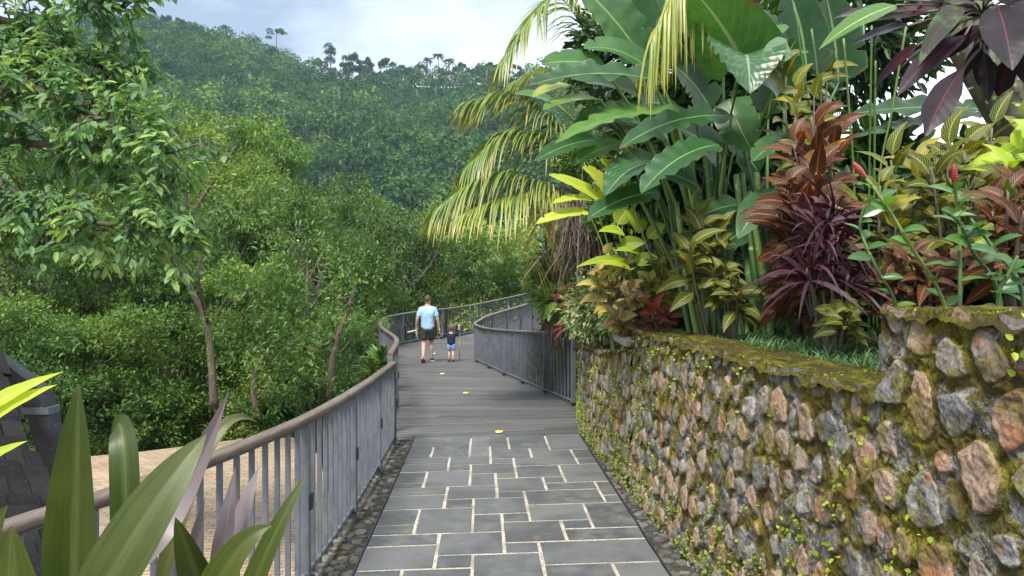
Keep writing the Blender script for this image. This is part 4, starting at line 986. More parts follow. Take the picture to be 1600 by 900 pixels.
# ---- coconut palm with yellowing fronds
DP = 12.5
crown = P(905, 285, DP+.6)
t = thing('coconut_palm', (crown[0]+.15, crown[1]+.1, float(bed_z(crown[0], crown[1]))), 'coconut palm with yellowing fronds arching out over the boardwalk', 'palm')
a = MB(); a.tube([np.array((crown[0]+.15, crown[1]+.1, .6)), crown-(0, 0, 1), crown-(0, 0, .1)], [.16, .13, .15], 9); part('trunk', a, MAT['bark_rough'], t)
FR = [([(903, 300, 12.9), (850, 288, 12.4), (765, 270, 12), (682, 326, 11.7)], .82, .24, 84), ([(905, 310, 12.9), (842, 300, 12.2), (775, 312, 11.7), (718, 336, 11.4)], .72, .36, 74),
      ([(905, 290, 13), (868, 234, 12.6), (795, 206, 12.3), (731, 258, 12)], .84, .13, 84), ([(908, 285, 13.2), (880, 214, 12.8), (800, 148, 12.5), (729, 160, 12.3)], .82, .08, 84),
      ([(912, 270, 13.4), (930, 110, 13), (880, 0, 12.5), (832, 24, 12.2), (783, 96, 12)], .85, .24, 78), ([(915, 270, 13.8), (900, 150, 14), (850, 110, 14.2), (800, 130, 14.3)], .8, .25, 46),
      ([(905, 300, 13), (868, 300, 12.8), (848, 340, 12.6), (838, 420, 12.5)], .6, .78, 34), ([(910, 280, 13.4), (960, 180, 13.6), (1000, 140, 13.8), (1050, 180, 14)], 1, .3, 46)]
for pts, ll, rn, n in FR: frond(t, [P(*p) for p in pts], ll, rn, MAT['frond'], n, width=.046, droop=.8)
# ---- tall palm behind the big leaves, only its hanging fronds in view
c2 = P(1150, -190, 9.6)
t = thing('coconut_palm', (c2[0]+.75, 10.4, float(bed_z(c2[0]+.75, 10.4))), 'tall coconut palm whose pale folded frond hangs down among the big leaves', 'palm')
a = MB(); a.tube([np.array((c2[0]+.75, 10.4, .8)), (c2+np.array((c2[0]+.75, 10.4, 1)))/2*np.array((1, 1, 1)), c2], [.15, .13, .14], 9); part('trunk', a, MAT['bark_rough'], t)
for pts, ll, rn, n, dr, sp in [([(1150, -190, 9.6), (1075, -60, 7.2), (1045, 0, 6.3), (1018, 62, 6.0)], .62, .45, 60, 2.2, .12), ([(1150, -190, 9.6), (1040, -120, 8.4), (1000, 100, 8.0), (975, 235, 7.8)], .5, .5, 40, 1.6, .15),
                               ([(1150, -190, 9.6), (1090, -90, 7.6), (1085, -35, 7), (1098, 25, 6.8)], .5, .45, 40, 1.8, .4)]:
    frond(t, [P(*p) for p in pts], ll, rn, MAT['frond'], n, width=.028, droop=dr, spread=sp)
# ---- young palms beyond the far railing
def young_palm(base, tips, ll, label, d, rn=.35, n=34):
    b = P(*base); t = thing('young_palm', tuple(b), label, 'palm', 'young palms beyond the far railing')
    for k, tp in enumerate(tips):
        e = P(*tp); m_ = (b+e)/2+np.array((0, 0, .22*np.linalg.norm(e-b))) if abs(tp[0]-base[0]) > 25 else (b+e)/2
        frond(t, [b, b*.6+m_*.4+np.array((0, 0, .1)), m_, e], ll, rn+random.uniform(-.2, .2), MAT['frond_green'], n, width=.07, droop=.35, rad=.03, spread=.6, fwd=.7)
young_palm((802, 500, 36), [(784, 385, 36), (752, 408, 35), (835, 392, 37), (862, 418, 36), (735, 450, 35), (815, 400, 38), (772, 396, 37)], 1.5, 'bright green young palm fanning up behind the far railing', 36)
young_palm((742, 500, 40), [(690, 445, 39), (700, 425, 40), (745, 395, 41), (765, 415, 40), (720, 405, 40.5)], 1.6, 'dusty green young palm with drooping fronds left of the bright one', 40, rn=.5)
young_palm((845, 480, 44), [(830, 350, 44), (870, 345, 44), (800, 370, 43), (885, 380, 44), (852, 335, 45), (815, 345, 44)], 1.9, 'pale hazy palm behind the coconut palm\'s hanging fronds', 44, rn=.6)
young_palm((585, 600, 14.5), [(598, 545, 14.4), (575, 560, 14), (612, 560, 14.4), (590, 548, 14.7), (604, 575, 14)], .42, 'small spiky palm poking up at the gap in the left handrail', 14.5, n=26)

# ================================================================== BIG-LEAVED CLUMPS (right)
hstops = [(0, (.014, .05, .016)), (.35, (.03, .1, .028)), (.65, (.07, .18, .035)), (.85, (.14, .26, .04)), (1, (.32, .36, .05))]
MAT['banana'] = leafmat('banana_like_leaf', hstops, vein=(.2, .3, .1), mid=(.03, .06), lat=26, latw=.3, slope=1.2, latcol=None, rough=.36, trans=.34, spec=.5, bump=.35, edge=(.9, 1.0, (.05, .13, .04)), worn=7)
MAT['alocasia'] = leafmat('elephant_ear_leaf', hstops, vein=(.2, .27, .16), mid=(.025, .06), lat=9, latw=.07, slope=2.0, latcol=(.1, .17, .08), worn=5, rough=.34, trans=.28, spec=.55, bump=.5)
MAT['stalk'] = leafmat('green_stalk', [(0, (.03, .08, .02)), (.5, (.075, .15, .03)), (1, (.2, .27, .06))], mid=None, rough=.45, trans=0, spots=(14, .62, (.34, .4, .2)))
MAT['lime'] = leafmat('lime_leaf', [(0, (.22, .34, .03)), (.5, (.4, .5, .04)), (1, (.58, .62, .08))], vein=(.55, .58, .2), mid=(.04, .09), lat=14, latw=.3, rough=.42, trans=.4, bump=.2)
MAT['red_flower'] = flat('red_bract', (.35, .02, .03), .45, .3, 20)
def leafy(name, label, cat, base, leaves, leafmat_, stemmat, group=None, srad=.018, ground=None, leafname='leaf'):
    """leaves: dicts b, t (pixel, depth), w (width px) -> each its own part, each on a stalk from the clump's base"""
    t = thing(name, tuple(base), label, cat, group)
    for q in leaves:
        b, e = P(*q['b']), P(*q['t']); dm = (q['b'][2]+q['t'][2])/2
        mb = MB(); kw = {k: v for k, v in q.items() if k not in 'btwgs' and k != 'mat'}
        kw.setdefault('n', 30); kw.setdefault('tears', 5 if kw.get('prof') == 'banana' else 0); blade(mb, b, e, q['w']*(1.25 if q['w'] < 60 else 1.0)/F*dm, **kw); part(leafname, mb, q.get('mat', leafmat_), t)
        if q.get('s', 1):
            g0 = np.array(base)+np.array((random.uniform(-.12, .12), random.uniform(-.15, .15), -.05)) if 'g' not in q else np.array(q['g'])
            m1 = g0+(b-g0)*.55+np.array((0, 0, .12*np.linalg.norm(b-g0)))
            mb = MB(); c_ = catmull([g0, m1, b], 7); mb.tube(c_, np.linspace(srad, srad*.45, len(c_)), 7, rnd=random.random()); part('stalk', mb, stemmat, t)
    return t
def bedp(px, py, d):
    p = P(px, py, d); p[2] = float(bed_z(p[0], p[1])); return p
HB = bedp(1120, 500, 7.6)
leafy('giant_heliconia', 'tallest big-leaved clump, its banana-like leaves spreading left from thick green canes', 'plant', HB, [
    dict(b=(1008, 100, 7.4), t=(878, -45, 7.1), w=92, prof='banana', roll=0.15, rnd=.42, wave=.05), dict(b=(1016, 85, 7.5), t=(945, -60, 7.4), w=72, prof='banana', roll=-0.25, rnd=.3),
    dict(b=(1018, 112, 7.2), t=(912, 76, 6.8), w=60, prof='banana', roll=0.10, rnd=.5, up=.22), dict(b=(945, 104, 6.9), t=(846, 100, 6.6), w=36, prof='banana', roll=-0.15, rnd=.55, up=.1),
    dict(b=(1034, 128, 6.8), t=(826, 134, 6.2), w=62, prof='banana', roll=0.25, rnd=.2, up=.13, wave=.22, wfreq=5), dict(b=(870, 162, 7.1), t=(803, 147, 6.9), w=26, prof='ellip', rnd=.6, roll=0.30),
    dict(b=(892, 134, 6.9), t=(833, 152, 6.6), w=27, prof='banana', rnd=.97, roll=0.35), dict(b=(938, 156, 6.9), t=(849, 172, 6.5), w=40, prof='banana', rnd=.8, roll=0.45, up=.1),
    dict(b=(1086, 182, 6.9), t=(868, 224, 6.1), w=40, prof='banana', rnd=.72, roll=0.355, up=.16, wave=.08), dict(b=(1143, 182, 6.8), t=(968, 232, 6.1), w=36, prof='banana', rnd=.25, roll=-0.05, up=.14, wave=.18, wfreq=6),
    dict(b=(932, 218, 6.6), t=(836, 252, 6.2), w=26, prof='banana', rnd=.35, roll=-0.10, up=.1, s=0), dict(b=(974, 224, 6.7), t=(896, 258, 6.4), w=30, prof='banana', rnd=.55, roll=0.15, up=.12, s=0),
    dict(b=(1122, 226, 6.4), t=(1002, 302, 5.9), w=48, prof='banana', rnd=.3, roll=0.25, up=.16, wave=.08), dict(b=(1030, 300, 6.5), t=(918, 342, 6.1), w=36, prof='banana', rnd=.25, roll=0.05, up=.12, s=0),
    dict(b=(1075, 60, 8), t=(1010, -40, 7.9), w=60, prof='banana', rnd=.28, roll=0.10), dict(b=(1100, 120, 8.2), t=(1060, 20, 8), w=60, prof='banana', rnd=.15, roll=-0.20), dict(b=(1060, 165, 7.7), t=(985, 170, 7.3), w=44, prof='banana', rnd=.2, roll=0.25),
    dict(b=(1130, 60, 7.6), t=(1075, -40, 7.4), w=80, prof='banana', rnd=.35, roll=.2), dict(b=(1085, 100, 7.8), t=(1035, 40, 7.7), w=64, prof='banana', rnd=.2, roll=-.2), dict(b=(1110, 170, 7.5), t=(1050, 100, 7.4), w=70, prof='banana', rnd=.12, roll=.2), dict(b=(1130, 250, 7.4), t=(1060, 200, 7.2), w=64, prof='banana', rnd=.16, roll=.1), dict(b=(1000, 150, 7.6), t=(915, 130, 7.3), w=52, prof='banana', rnd=.3, roll=.3),
    dict(b=(1040, 210, 7.4), t=(930, 196, 7.1), w=50, prof='banana', rnd=.12, roll=0.20), dict(b=(1090, 290, 7.2), t=(985, 262, 6.9), w=55, prof='banana', rnd=.15, roll=0.25)],
    MAT['banana'], MAT['stalk'], srad=.026)
HB2 = bedp(1205, 520, 7.0)
leafy('giant_heliconia', 'second big-leaved clump with upright paddles just left of the orange croton', 'plant', HB2, [
    dict(b=(1137, 155, 7.0), t=(1176, 236, 6.7), w=52, prof='banana', rnd=.45, roll=0.20, up=-.05, face=(-.2, -.9, .3)), dict(b=(1212, 296, 6.2), t=(1153, 374, 5.9), w=40, prof='ellip', rnd=.35, roll=0.10, up=.1),
    dict(b=(1240, 216, 6.3), t=(1176, 252, 6.0), w=36, prof='banana', rnd=.4, roll=0.20), dict(b=(1230, 60, 7.2), t=(1128, 20, 6.9), w=70, prof='banana', rnd=.12, roll=0.15), dict(b=(1260, 110, 7.4), t=(1230, -20, 7.3), w=80, prof='banana', rnd=.1, roll=-0.15),
    dict(b=(1200, 180, 7.4), t=(1245, 60, 7.2), w=70, prof='banana', rnd=.18, roll=0.10), dict(b=(1160, 320, 6.9), t=(1085, 345, 6.6), w=40, prof='banana', rnd=.3, roll=0.25), dict(b=(1185, 270, 7.3), t=(1120, 200, 7.1), w=64, prof='banana', rnd=.1, roll=0.05),
    dict(b=(1310, 130, 7.6), t=(1290, -10, 7.4), w=90, prof='banana', rnd=.1, roll=0.10), dict(b=(1170, 360, 6.8), t=(1120, 395, 6.5), w=40, prof='ellip', rnd=.15, roll=0.10), dict(b=(1225, 360, 6.8), t=(1190, 300, 6.7), w=50, prof='banana', rnd=.1)],
    MAT['banana'], MAT['stalk'], srad=.024)
AB = bedp(1090, 470, 8.2)
leafy('elephant_ear', 'elephant ear with broad glossy heart-shaped leaves held among the banana-like leaves', 'plant', AB, [
    dict(b=(992, 186, 7.1), t=(893, 204, 6.6), w=66, prof='heart', rnd=.35, lobes=.12, up=.18, wave=.06), dict(b=(1030, 256, 6.6), t=(946, 306, 6.1), w=98, prof='heart', rnd=.3, lobes=.2, up=.22, wave=.08, face=(-.2, -.5, .85)),
    dict(b=(1158, 92, 6.9), t=(1078, -20, 6.5), w=138, prof='heart', rnd=.55, lobes=.15, up=.1, face=(0, .55, .75)), dict(b=(1164, 86, 6.5), t=(1172, 146, 6.0), w=128, prof='heart', rnd=.3, lobes=.18, up=.3, wave=.1, face=(0, -.6, .8)),
    dict(b=(1236, 80, 6.5), t=(1196, 118, 6.1), w=60, prof='heart', rnd=.5, lobes=.18, up=.2), dict(b=(1200, 40, 7.2), t=(1178, 78, 7), w=55, prof='heart', rnd=.65, lobes=.15, up=.1), dict(b=(1090, 60, 7.6), t=(1025, 40, 7.3), w=90, prof='heart', rnd=.2, lobes=.1, up=.2),
    dict(b=(1215, 150, 6.6), t=(1180, 128, 6.4), w=46, prof='heart', rnd=.3, lobes=.15, up=.2)], MAT['alocasia'], MAT['stalk'], srad=.016)
# thick cane clusters at the base
def canes(label, rows, rad):
    b = bedp(rows[0][0], rows[0][1], rows[0][4]); t = thing('heliconia_canes', tuple(b), label, 'plant', 'clusters of thick green canes')
    for x0, y0, x1, y1, d in rows:
        g0 = bedp(x0, y0, d); g0[2] -= .05; e = P(x1, y1, d+.35); c_ = catmull([g0, g0*.5+e*.5+np.array((random.uniform(-.03, .03), 0, 0)), e], 6)
        mb = MB(); mb.tube(c_, np.linspace(rad, rad*.6, len(c_))*random.uniform(.8, 1.15), 8, rnd=random.uniform(.1, .9)); part('cane', mb, MAT['stalk'], t)
canes('left cluster of thick pale green canes rising from the grass by the wall', [(1085+i*9+random.uniform(-3, 3), 512, 1046+i*11, 330+random.uniform(-30, 40), 6.9+random.uniform(-.2, .3)) for i in range(9)], .036)
canes('right cluster of thick green canes rising from the grass beside the dark cordyline', [(1190+i*8, 520, 1150+i*10, 300+random.uniform(-40, 40), 6.5+random.uniform(-.2, .4)) for i in range(7)], .04)
canes('short cut canes between the two taller cane clusters', [(1128+i*10, 516, 1115+i*9, 440+random.uniform(-20, 20), 6.9) for i in range(5)], .03)
canes('slim canes leaning at the foot of the dark cordyline', [(1238, 520, 1205, 420, 6.0), (1268, 516, 1250, 420, 6.2), (1256, 514, 1236, 400, 6.5)], .022)
# lime-leaved heliconia
LB = bedp(985, 470, 9.2)
leafy('lime_heliconia', 'lime yellow paddle-leaved plant left of the green canes', 'plant', LB, [
    dict(b=(955, 322, 9.2), t=(857, 273, 8.9), w=26, prof='banana', rnd=.6, roll=0.35, up=.08), dict(b=(948, 296, 9.2), t=(910, 262, 9), w=26, prof='banana', rnd=.7, roll=0.25), dict(b=(925, 312, 9.1), t=(864, 318, 8.8), w=20, prof='banana', rnd=.5, roll=0.40),
    dict(b=(920, 332, 9.0), t=(838, 350, 8.7), w=24, prof='banana', rnd=.75, roll=0.40, up=.1), dict(b=(970, 280, 9.4), t=(938, 250, 9.2), w=26, prof='banana', rnd=.8, roll=0.10), dict(b=(1005, 362, 9), t=(975, 330, 8.9), w=24, prof='banana', rnd=.3, roll=0.20),
    dict(b=(1012, 372, 9), t=(1040, 352, 8.9), w=20, prof='ellip', rnd=.3, roll=0.30), dict(b=(985, 412, 9), t=(900, 418, 8.7), w=20, prof='lance', rnd=.15, roll=0.35, up=.15), dict(b=(990, 408, 9), t=(1040, 410, 8.8), w=18, prof='lance', rnd=.1, roll=0.35, up=.15),
    dict(b=(970, 385, 9), t=(1010, 380, 8.9), w=20, prof='lance', rnd=.15, roll=0.35, up=.15), dict(b=(985, 420, 8.9), t=(936, 414, 8.7), w=14, prof='lance', rnd=.6, roll=0.35, up=.15), dict(b=(975, 365, 9), t=(935, 362, 8.8), w=22, prof='lance', rnd=.4, roll=0.30),
    dict(b=(965, 350, 9.1), t=(1000, 310, 9), w=24, prof='lance', rnd=.3, roll=0.10), dict(b=(1000, 395, 9), t=(960, 392, 8.8), w=16, prof='lance', rnd=.45, roll=0.30), dict(b=(1015, 350, 9.2), t=(1060, 335, 9.1), w=26, prof='lance', rnd=.05, roll=0.20)],
    MAT['lime'], MAT['stalk'], srad=.014)

# ================================================================== CROTONS, CORDYLINES, SHRUBS
def croton_mat(name, stops, veincol, k=12, tcol=None):
    return leafmat(name, stops, vein=veincol, mid=(.05, .13), lat=k, latw=.13, slope=1.3, latcol=veincol, rough=.45, trans=.22, spec=.25, edge=(.93, 1.0, veincol), tcol=tcol or (1, .8, .35), bump=.25)
MAT['croton_yellow'] = croton_mat('yellow_veined_croton', [(0, (.010, .026, .007)), (.45, (.02, .048, .009)), (.75, (.05, .085, .012)), (1, (.22, .2, .02))], (.3, .27, .03))
MAT['croton_orange'] = croton_mat('orange_croton', [(0, (.012, .009, .008)), (.4, (.026, .012, .010)), (.68, (.055, .018, .011)), (.87, (.2, .075, .014)), (1, (.5, .24, .03))], (.28, .11, .03), tcol=(1, .6, .3))
MAT['croton_pale'] = croton_mat('faded_croton', [(0, (.05, .03, .02)), (.4, (.2, .13, .06)), (.7, (.34, .25, .07)), (1, (.42, .38, .06))], (.42, .34, .14), tcol=(1, .8, .5))
MAT['croton_red'] = croton_mat('red_croton', [(0, (.05, .01, .012)), (.5, (.2, .02, .025)), (1, (.42, .07, .04))], (.3, .06, .05), tcol=(1, .5, .4))
MAT['twig'] = flat('grey_twig', (.16, .13, .1), .85, .3, 25)
def croton(label, px, py, d, tops, nleaf, Lf, Wf, mat, base_r=(.2, .9), group='crotons', name='croton', prof='lance', cat='plant', up=.28, outz=.12, ground=True):
    b = bedp(px, py, d) if ground else P(px, py, d); t = thing(name, tuple(b), label, cat, group)
    sm, fm = MB(), MB()
    for tx, ty, td in tops:
        e = P(tx, ty, td); c_ = catmull([b+np.array((random.uniform(-.05, .05), random.uniform(-.05, .05), -.04)), (b+e)/2+np.array((random.uniform(-.06, .06), 0, .05)), e], 8); sm.tube(c_, np.linspace(.014, .006, len(c_)), 6)
        rb = random.uniform(*base_r)
        for k in range(int(nleaf*1.35)):
            f = 1-.62*(k/nleaf/1.35)**1.1; p = c_[min(len(c_)-1, int(f*(len(c_)-1)))]; ph = k*2.4+random.uniform(-.3, .3)
            el_ = outz+.9*(f-.62)*2+random.uniform(-.45, .45); D = np.array((cos(ph)*cos(el_), sin(ph)*cos(el_), sin(el_)))
            L_ = Lf*random.uniform(.65, 1.3); tip = p+D*L_-np.array((0, 0, L_*random.uniform(.05, .4)))
            blade(fm, p+D*.03, tip, Wf*1.05*random.uniform(.8, 1.2), up=up*random.uniform(.5, 1.3), roll=random.uniform(-.35, .35), fold=.22, prof=prof, n=6, m=2, rnd=float(np.clip(rb+random.gauss(0, .2), 0, 1)), face=(D[0]*-.2-.1, -.8, .55), wave=.08, wfreq=3)
    part('stems', sm, MAT['twig'], t); part('foliage', fm, mat, t); return t
croton('large orange and dark red croton with netted veins above the purple cordyline', 1285, 520, 5.8, [(1268, 180, 5.6), (1240, 225, 5.5), (1300, 215, 5.8), (1230, 290, 5.3), (1275, 270, 5.3), (1255, 330, 5.2), (1220, 330, 5.4)], 17, .3, .1, MAT['croton_orange'], (.0, .62))
croton('yellow-veined green croton topping the orange croton', 1265, 500, 6.2, [(1272, 130, 6.0), (1295, 110, 6.1), (1240, 140, 6.0), (1225, 100, 6.3)], 14, .28, .09, MAT['croton_yellow'], (.35, .8))
croton('bronze-veined croton in front of the left cane cluster', 1110, 500, 6.6, [(1095, 355, 6.3), (1075, 385, 6.2), (1120, 365, 6.3), (1085, 345, 6.6)], 11, .3, .11, MAT['croton_yellow'], (.2, .75))
croton('small yellow-veined croton between the two cane clusters', 1140, 505, 6.4, [(1130, 425, 6.1), (1145, 445, 6.0), (1115, 420, 6.2)], 11, .25, .085, MAT['croton_yellow'], (.15, .6))
croton('low croton with olive leaves at the step of the wall', 1310, 540, 4.9, [(1300, 488, 4.7), (1325, 500, 4.6), (1335, 478, 4.8)], 9, .18, .065, MAT['croton_yellow'], (.3, .7))
croton('yellow and dark green croton under the leaning tree trunk', 1490, 460, 4.9, [(1480, 235, 4.8), (1455, 260, 4.7), (1505, 225, 5.0), (1430, 255, 4.9), (1525, 265, 4.8)], 14, .27, .085, MAT['croton_yellow'], (.45, .9))
croton('yellow-edged croton behind the first red ginger cone', 1400, 460, 5.0, [(1392, 250, 4.9), (1375, 290, 4.8), (1410, 300, 4.9), (1400, 350, 4.8)], 12, .26, .075, MAT['croton_yellow'], (.35, .8))
croton('tall yellow-green croton in front of the leaning trunk', 1560, 440, 5.2, [(1550, 200, 5.1), (1580, 225, 5.0), (1525, 230, 5.2), (1600, 190, 5.3)], 14, .28, .085, MAT['croton_yellow'], (.3, .8))
croton('tall narrow bronze croton rising between the two cane clusters and the orange croton', 1250, 520, 6.2, [(1235, 330, 6.0), (1250, 380, 5.9), (1225, 400, 6.0), (1262, 430, 5.7), (1240, 450, 5.8)], 15, .27, .085, MAT['croton_orange'], (.1, .6))
croton('dark red and bronze croton at the right edge of the view', 1580, 450, 4.4, [(1575, 300, 4.2), (1600, 330, 4.1), (1550, 330, 4.4), (1590, 270, 4.4), (1620, 280, 4.3)], 13, .25, .08, MAT['croton_orange'], (.05, .45))
croton('dark bronze croton low behind the tall wall end', 1440, 470, 4.6, [(1420, 400, 4.5), (1445, 420, 4.4), (1395, 420, 4.6), (1470, 410, 4.5), (1380, 440, 4.6)], 12, .22, .07, MAT['croton_orange'], (.05, .4))
croton('broad light green leaved plant at the top right above the dark red croton', 1600, 430, 4.6, [(1590, 240, 4.5), (1560, 255, 4.6), (1620, 215, 4.4)], 9, .3, .13, MAT['lime'], (0, .2), group=None, name='shrub')
croton('faded tan and yellow croton at the end of the long wall', 990, 520, 8.2, [(985, 450, 8.0), (1000, 470, 7.9), (975, 480, 7.9), (1010, 440, 8.1), (965, 500, 7.8)], 13, .22, .1, MAT['croton_pale'], (.2, .8))
croton('green and yellow croton between the lime plant and the canes', 1040, 500, 8.0, [(1030, 420, 7.8), (1050, 445, 7.7), (1040, 400, 7.9), (1015, 440, 7.9)], 11, .25, .09, MAT['croton_yellow'], (.4, .9))
croton('yellow speckled croton at the foot of the lime plant', 955, 500, 9.2, [(945, 400, 9), (960, 430, 8.9), (930, 425, 9), (975, 415, 9)], 11, .24, .09, MAT['croton_pale'], (.5, 1))
croton('deep red rosette shrub above the far end of the inner railing', 900, 490, 11.5, [(898, 450, 11.2), (910, 462, 11.1), (885, 465, 11.2)], 24, .3, .05, MAT['croton_red'], (.2, .6), group=None, name='red_cordyline', prof='strap')
croton('small reddish croton low between the faded croton and the canes', 1030, 515, 7.6, [(1022, 485, 7.4), (1040, 490, 7.3)], 10, .2, .06, MAT['croton_red'], (.1, .5))
# dark purple strap-leaved cordyline
MAT['purple'] = leafmat('purple_strap_leaf', [(0, (.02, .008, .014)), (.5, (.05, .018, .028)), (.8, (.1, .035, .05)), (1, (.2, .17, .17))], mid=(.03, .12), vein=(.14, .05, .07), rough=.5, trans=.12, tcol=(1, .4, .5), spec=.2)  # last ramp stop paints pale grey highlights into the purple leaf colour
b = bedp(1300, 545, 5.1); t = thing('purple_cordyline', tuple(b), 'dark purple strap-leaved cordyline standing in front of the orange croton', 'plant')
sm, fm = MB(), MB()
for tx, ty, td in [(1290, 400, 4.9), (1262, 420, 4.8), (1310, 370, 5.0), (1285, 350, 5.0), (1325, 430, 4.8), (1305, 320, 5.1)]:
    e = P(tx, ty, td); c_ = catmull([b+np.array((random.uniform(-.1, .1), random.uniform(-.1, .1), -.05)), (b+e)/2+np.array((random.uniform(-.05, .05), 0, 0)), e], 8); sm.tube(c_, np.linspace(.017, .012, len(c_)), 7)
    n = 30; ph = RNG.uniform(0, 2*pi, n); el_ = RNG.uniform(-.2, 1.35, n); D = np.stack([np.cos(ph)*np.cos(el_), np.sin(ph)*np.cos(el_), np.sin(el_)], 1); f = RNG.uniform(.8, 1, n)
    P0 = np.stack([np.interp(f, np.linspace(0, 1, len(c_)), c_[:, k]) for k in range(3)], 1); strips(fm, P0, D, RNG.uniform(.4, .68, n), RNG.uniform(.022, .042, n), RNG.uniform(.25, .8, n), RNG.beta(2, 3, n), nseg=7, twist=.3)
part('stems', sm, MAT['twig'], t); part('foliage', fm, MAT['purple'], t)

# generic leafy shrubs that fill the bank
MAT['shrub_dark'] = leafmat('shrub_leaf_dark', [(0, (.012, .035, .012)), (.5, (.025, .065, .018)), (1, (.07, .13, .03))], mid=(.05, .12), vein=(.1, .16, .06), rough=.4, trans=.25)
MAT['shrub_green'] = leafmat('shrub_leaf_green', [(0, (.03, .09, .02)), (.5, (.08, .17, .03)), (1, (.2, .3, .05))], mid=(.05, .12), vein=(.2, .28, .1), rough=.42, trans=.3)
MAT['shrub_cream'] = leafmat('variegated_leaf', [(0, (.06, .12, .04)), (.45, (.14, .22, .07)), (.7, (.4, .44, .24)), (1, (.6, .6, .42))], mid=None, rough=.45, trans=.25)
def shrub(label, px, py, d, rx, rz, n, Lf, Wf, mat, group=None, depth=None, cat='shrub', name='shrub', br=.5, up=.4):
    c_ = P(px, py, d); gz = float(bed_z(c_[0], c_[1])); t = thing(name, (c_[0], c_[1], gz), label, cat, group)
    R_ = np.array((rx/F*d, depth or rx/F*d*.8, rz/F*d)); sm, fm = MB(), MB()
    for k in range(9):
        e = c_+RNG.normal(0, .45, 3)*R_; sm.tube([np.array((c_[0]+RNG.normal(0, .06), c_[1]+RNG.normal(0, .06), gz-.05)), (np.array((c_[0], c_[1], gz))+e)/2+RNG.normal(0, .05, 3), e], [.014, .009, .004], 5)
    D0 = rand_dirs(n, .1); Pq = c_+D0*R_*(RNG.uniform(.2, 1.05, n)**.6)[:, None]; D = D0+RNG.normal(0, .6, (n, 3)); D[:, 2] -= .1
    Pq[:, 2] = np.maximum(Pq[:, 2], bed_z(Pq[:, 0], Pq[:, 1])-.02)
    lump = fbm(Pq[:, 0]*4, Pq[:, 1]*4, Pq[:, 2]*4, 7)
    rhombi(fm, Pq, D, RNG.normal(0, .45, (n, 3))+(0, -.3, 1), RNG.uniform(.7, 1.25, n)*Lf, RNG.uniform(.7, 1.2, n)*Wf, np.clip(br+(lump-.5)*1.0+RNG.normal(0, .13, n), 0, 1), fold=.2)
    part('stems', sm, MAT['twig'], t); part('foliage', fm, mat, t)
BK = 'dark shrubs at the back of the planting bed'
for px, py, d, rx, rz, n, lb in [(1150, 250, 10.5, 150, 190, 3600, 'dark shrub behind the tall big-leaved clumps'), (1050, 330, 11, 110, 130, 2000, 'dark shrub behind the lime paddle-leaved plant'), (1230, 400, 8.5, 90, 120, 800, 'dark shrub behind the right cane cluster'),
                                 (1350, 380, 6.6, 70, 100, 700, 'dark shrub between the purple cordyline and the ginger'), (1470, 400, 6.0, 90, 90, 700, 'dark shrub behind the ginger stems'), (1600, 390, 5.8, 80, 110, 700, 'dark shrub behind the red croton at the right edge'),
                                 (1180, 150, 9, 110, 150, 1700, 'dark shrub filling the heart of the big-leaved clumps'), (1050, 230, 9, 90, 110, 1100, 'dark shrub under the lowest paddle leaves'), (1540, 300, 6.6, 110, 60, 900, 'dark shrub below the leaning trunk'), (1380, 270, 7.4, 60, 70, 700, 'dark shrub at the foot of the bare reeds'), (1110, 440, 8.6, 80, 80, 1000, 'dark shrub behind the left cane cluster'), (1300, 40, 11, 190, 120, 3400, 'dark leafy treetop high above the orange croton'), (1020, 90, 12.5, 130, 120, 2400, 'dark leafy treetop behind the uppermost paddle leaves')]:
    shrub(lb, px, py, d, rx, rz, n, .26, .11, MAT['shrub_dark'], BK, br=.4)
shrub('variegated cream and green bush spilling beside the inner railing', 940, 480, 9.6, 62, 62, 1700, .09, .04, MAT['shrub_cream'], br=.55)
shrub('second variegated bush right above the concrete slab', 990, 425, 9.8, 52, 40, 800, .11, .04, MAT['shrub_cream'], br=.5)
shrub('bright green leafy plant at the corner post of the inner railing', 915, 500, 10.6, 32, 34, 420, .12, .06, MAT['shrub_green'], br=.65)
shrub('light green ferny bush left of the red rosette', 862, 448, 13.5, 36, 42, 700, .16, .06, MAT['shrub_green'], br=.6)
shrub('broad-leaved light green plant leaning over the reddish post', 868, 470, 12.6, 20, 20, 60, .3, .17, MAT['shrub_green'], br=.7)
shrub('small round leaved green bush at the top left of the bank', 905, 255, 12, 42, 30, 900, .1, .05, MAT['shrub_green'], br=.45)
shrub('green bush under the coconut palm beside the dry tangle', 960, 330, 10.6, 40, 50, 500, .16, .08, MAT['shrub_green'], br=.4)
shrub('low russet groundcover bush by the inner railing', 868, 500, 12.8, 26, 16, 500, .07, .04, MAT['croton_pale'], br=.35)
shrub('dark green bush under the faded croton', 1000, 505, 8.4, 60, 22, 600, .09, .04, MAT['shrub_green'], br=.3)
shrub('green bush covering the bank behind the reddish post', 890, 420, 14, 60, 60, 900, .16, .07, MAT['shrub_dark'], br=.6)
shrub('leafy bush at the far end of the planting bed past the inner railing', 905, 450, 18, 60, 50, 900, .2, .09, MAT['shrub_green'], br=.4)
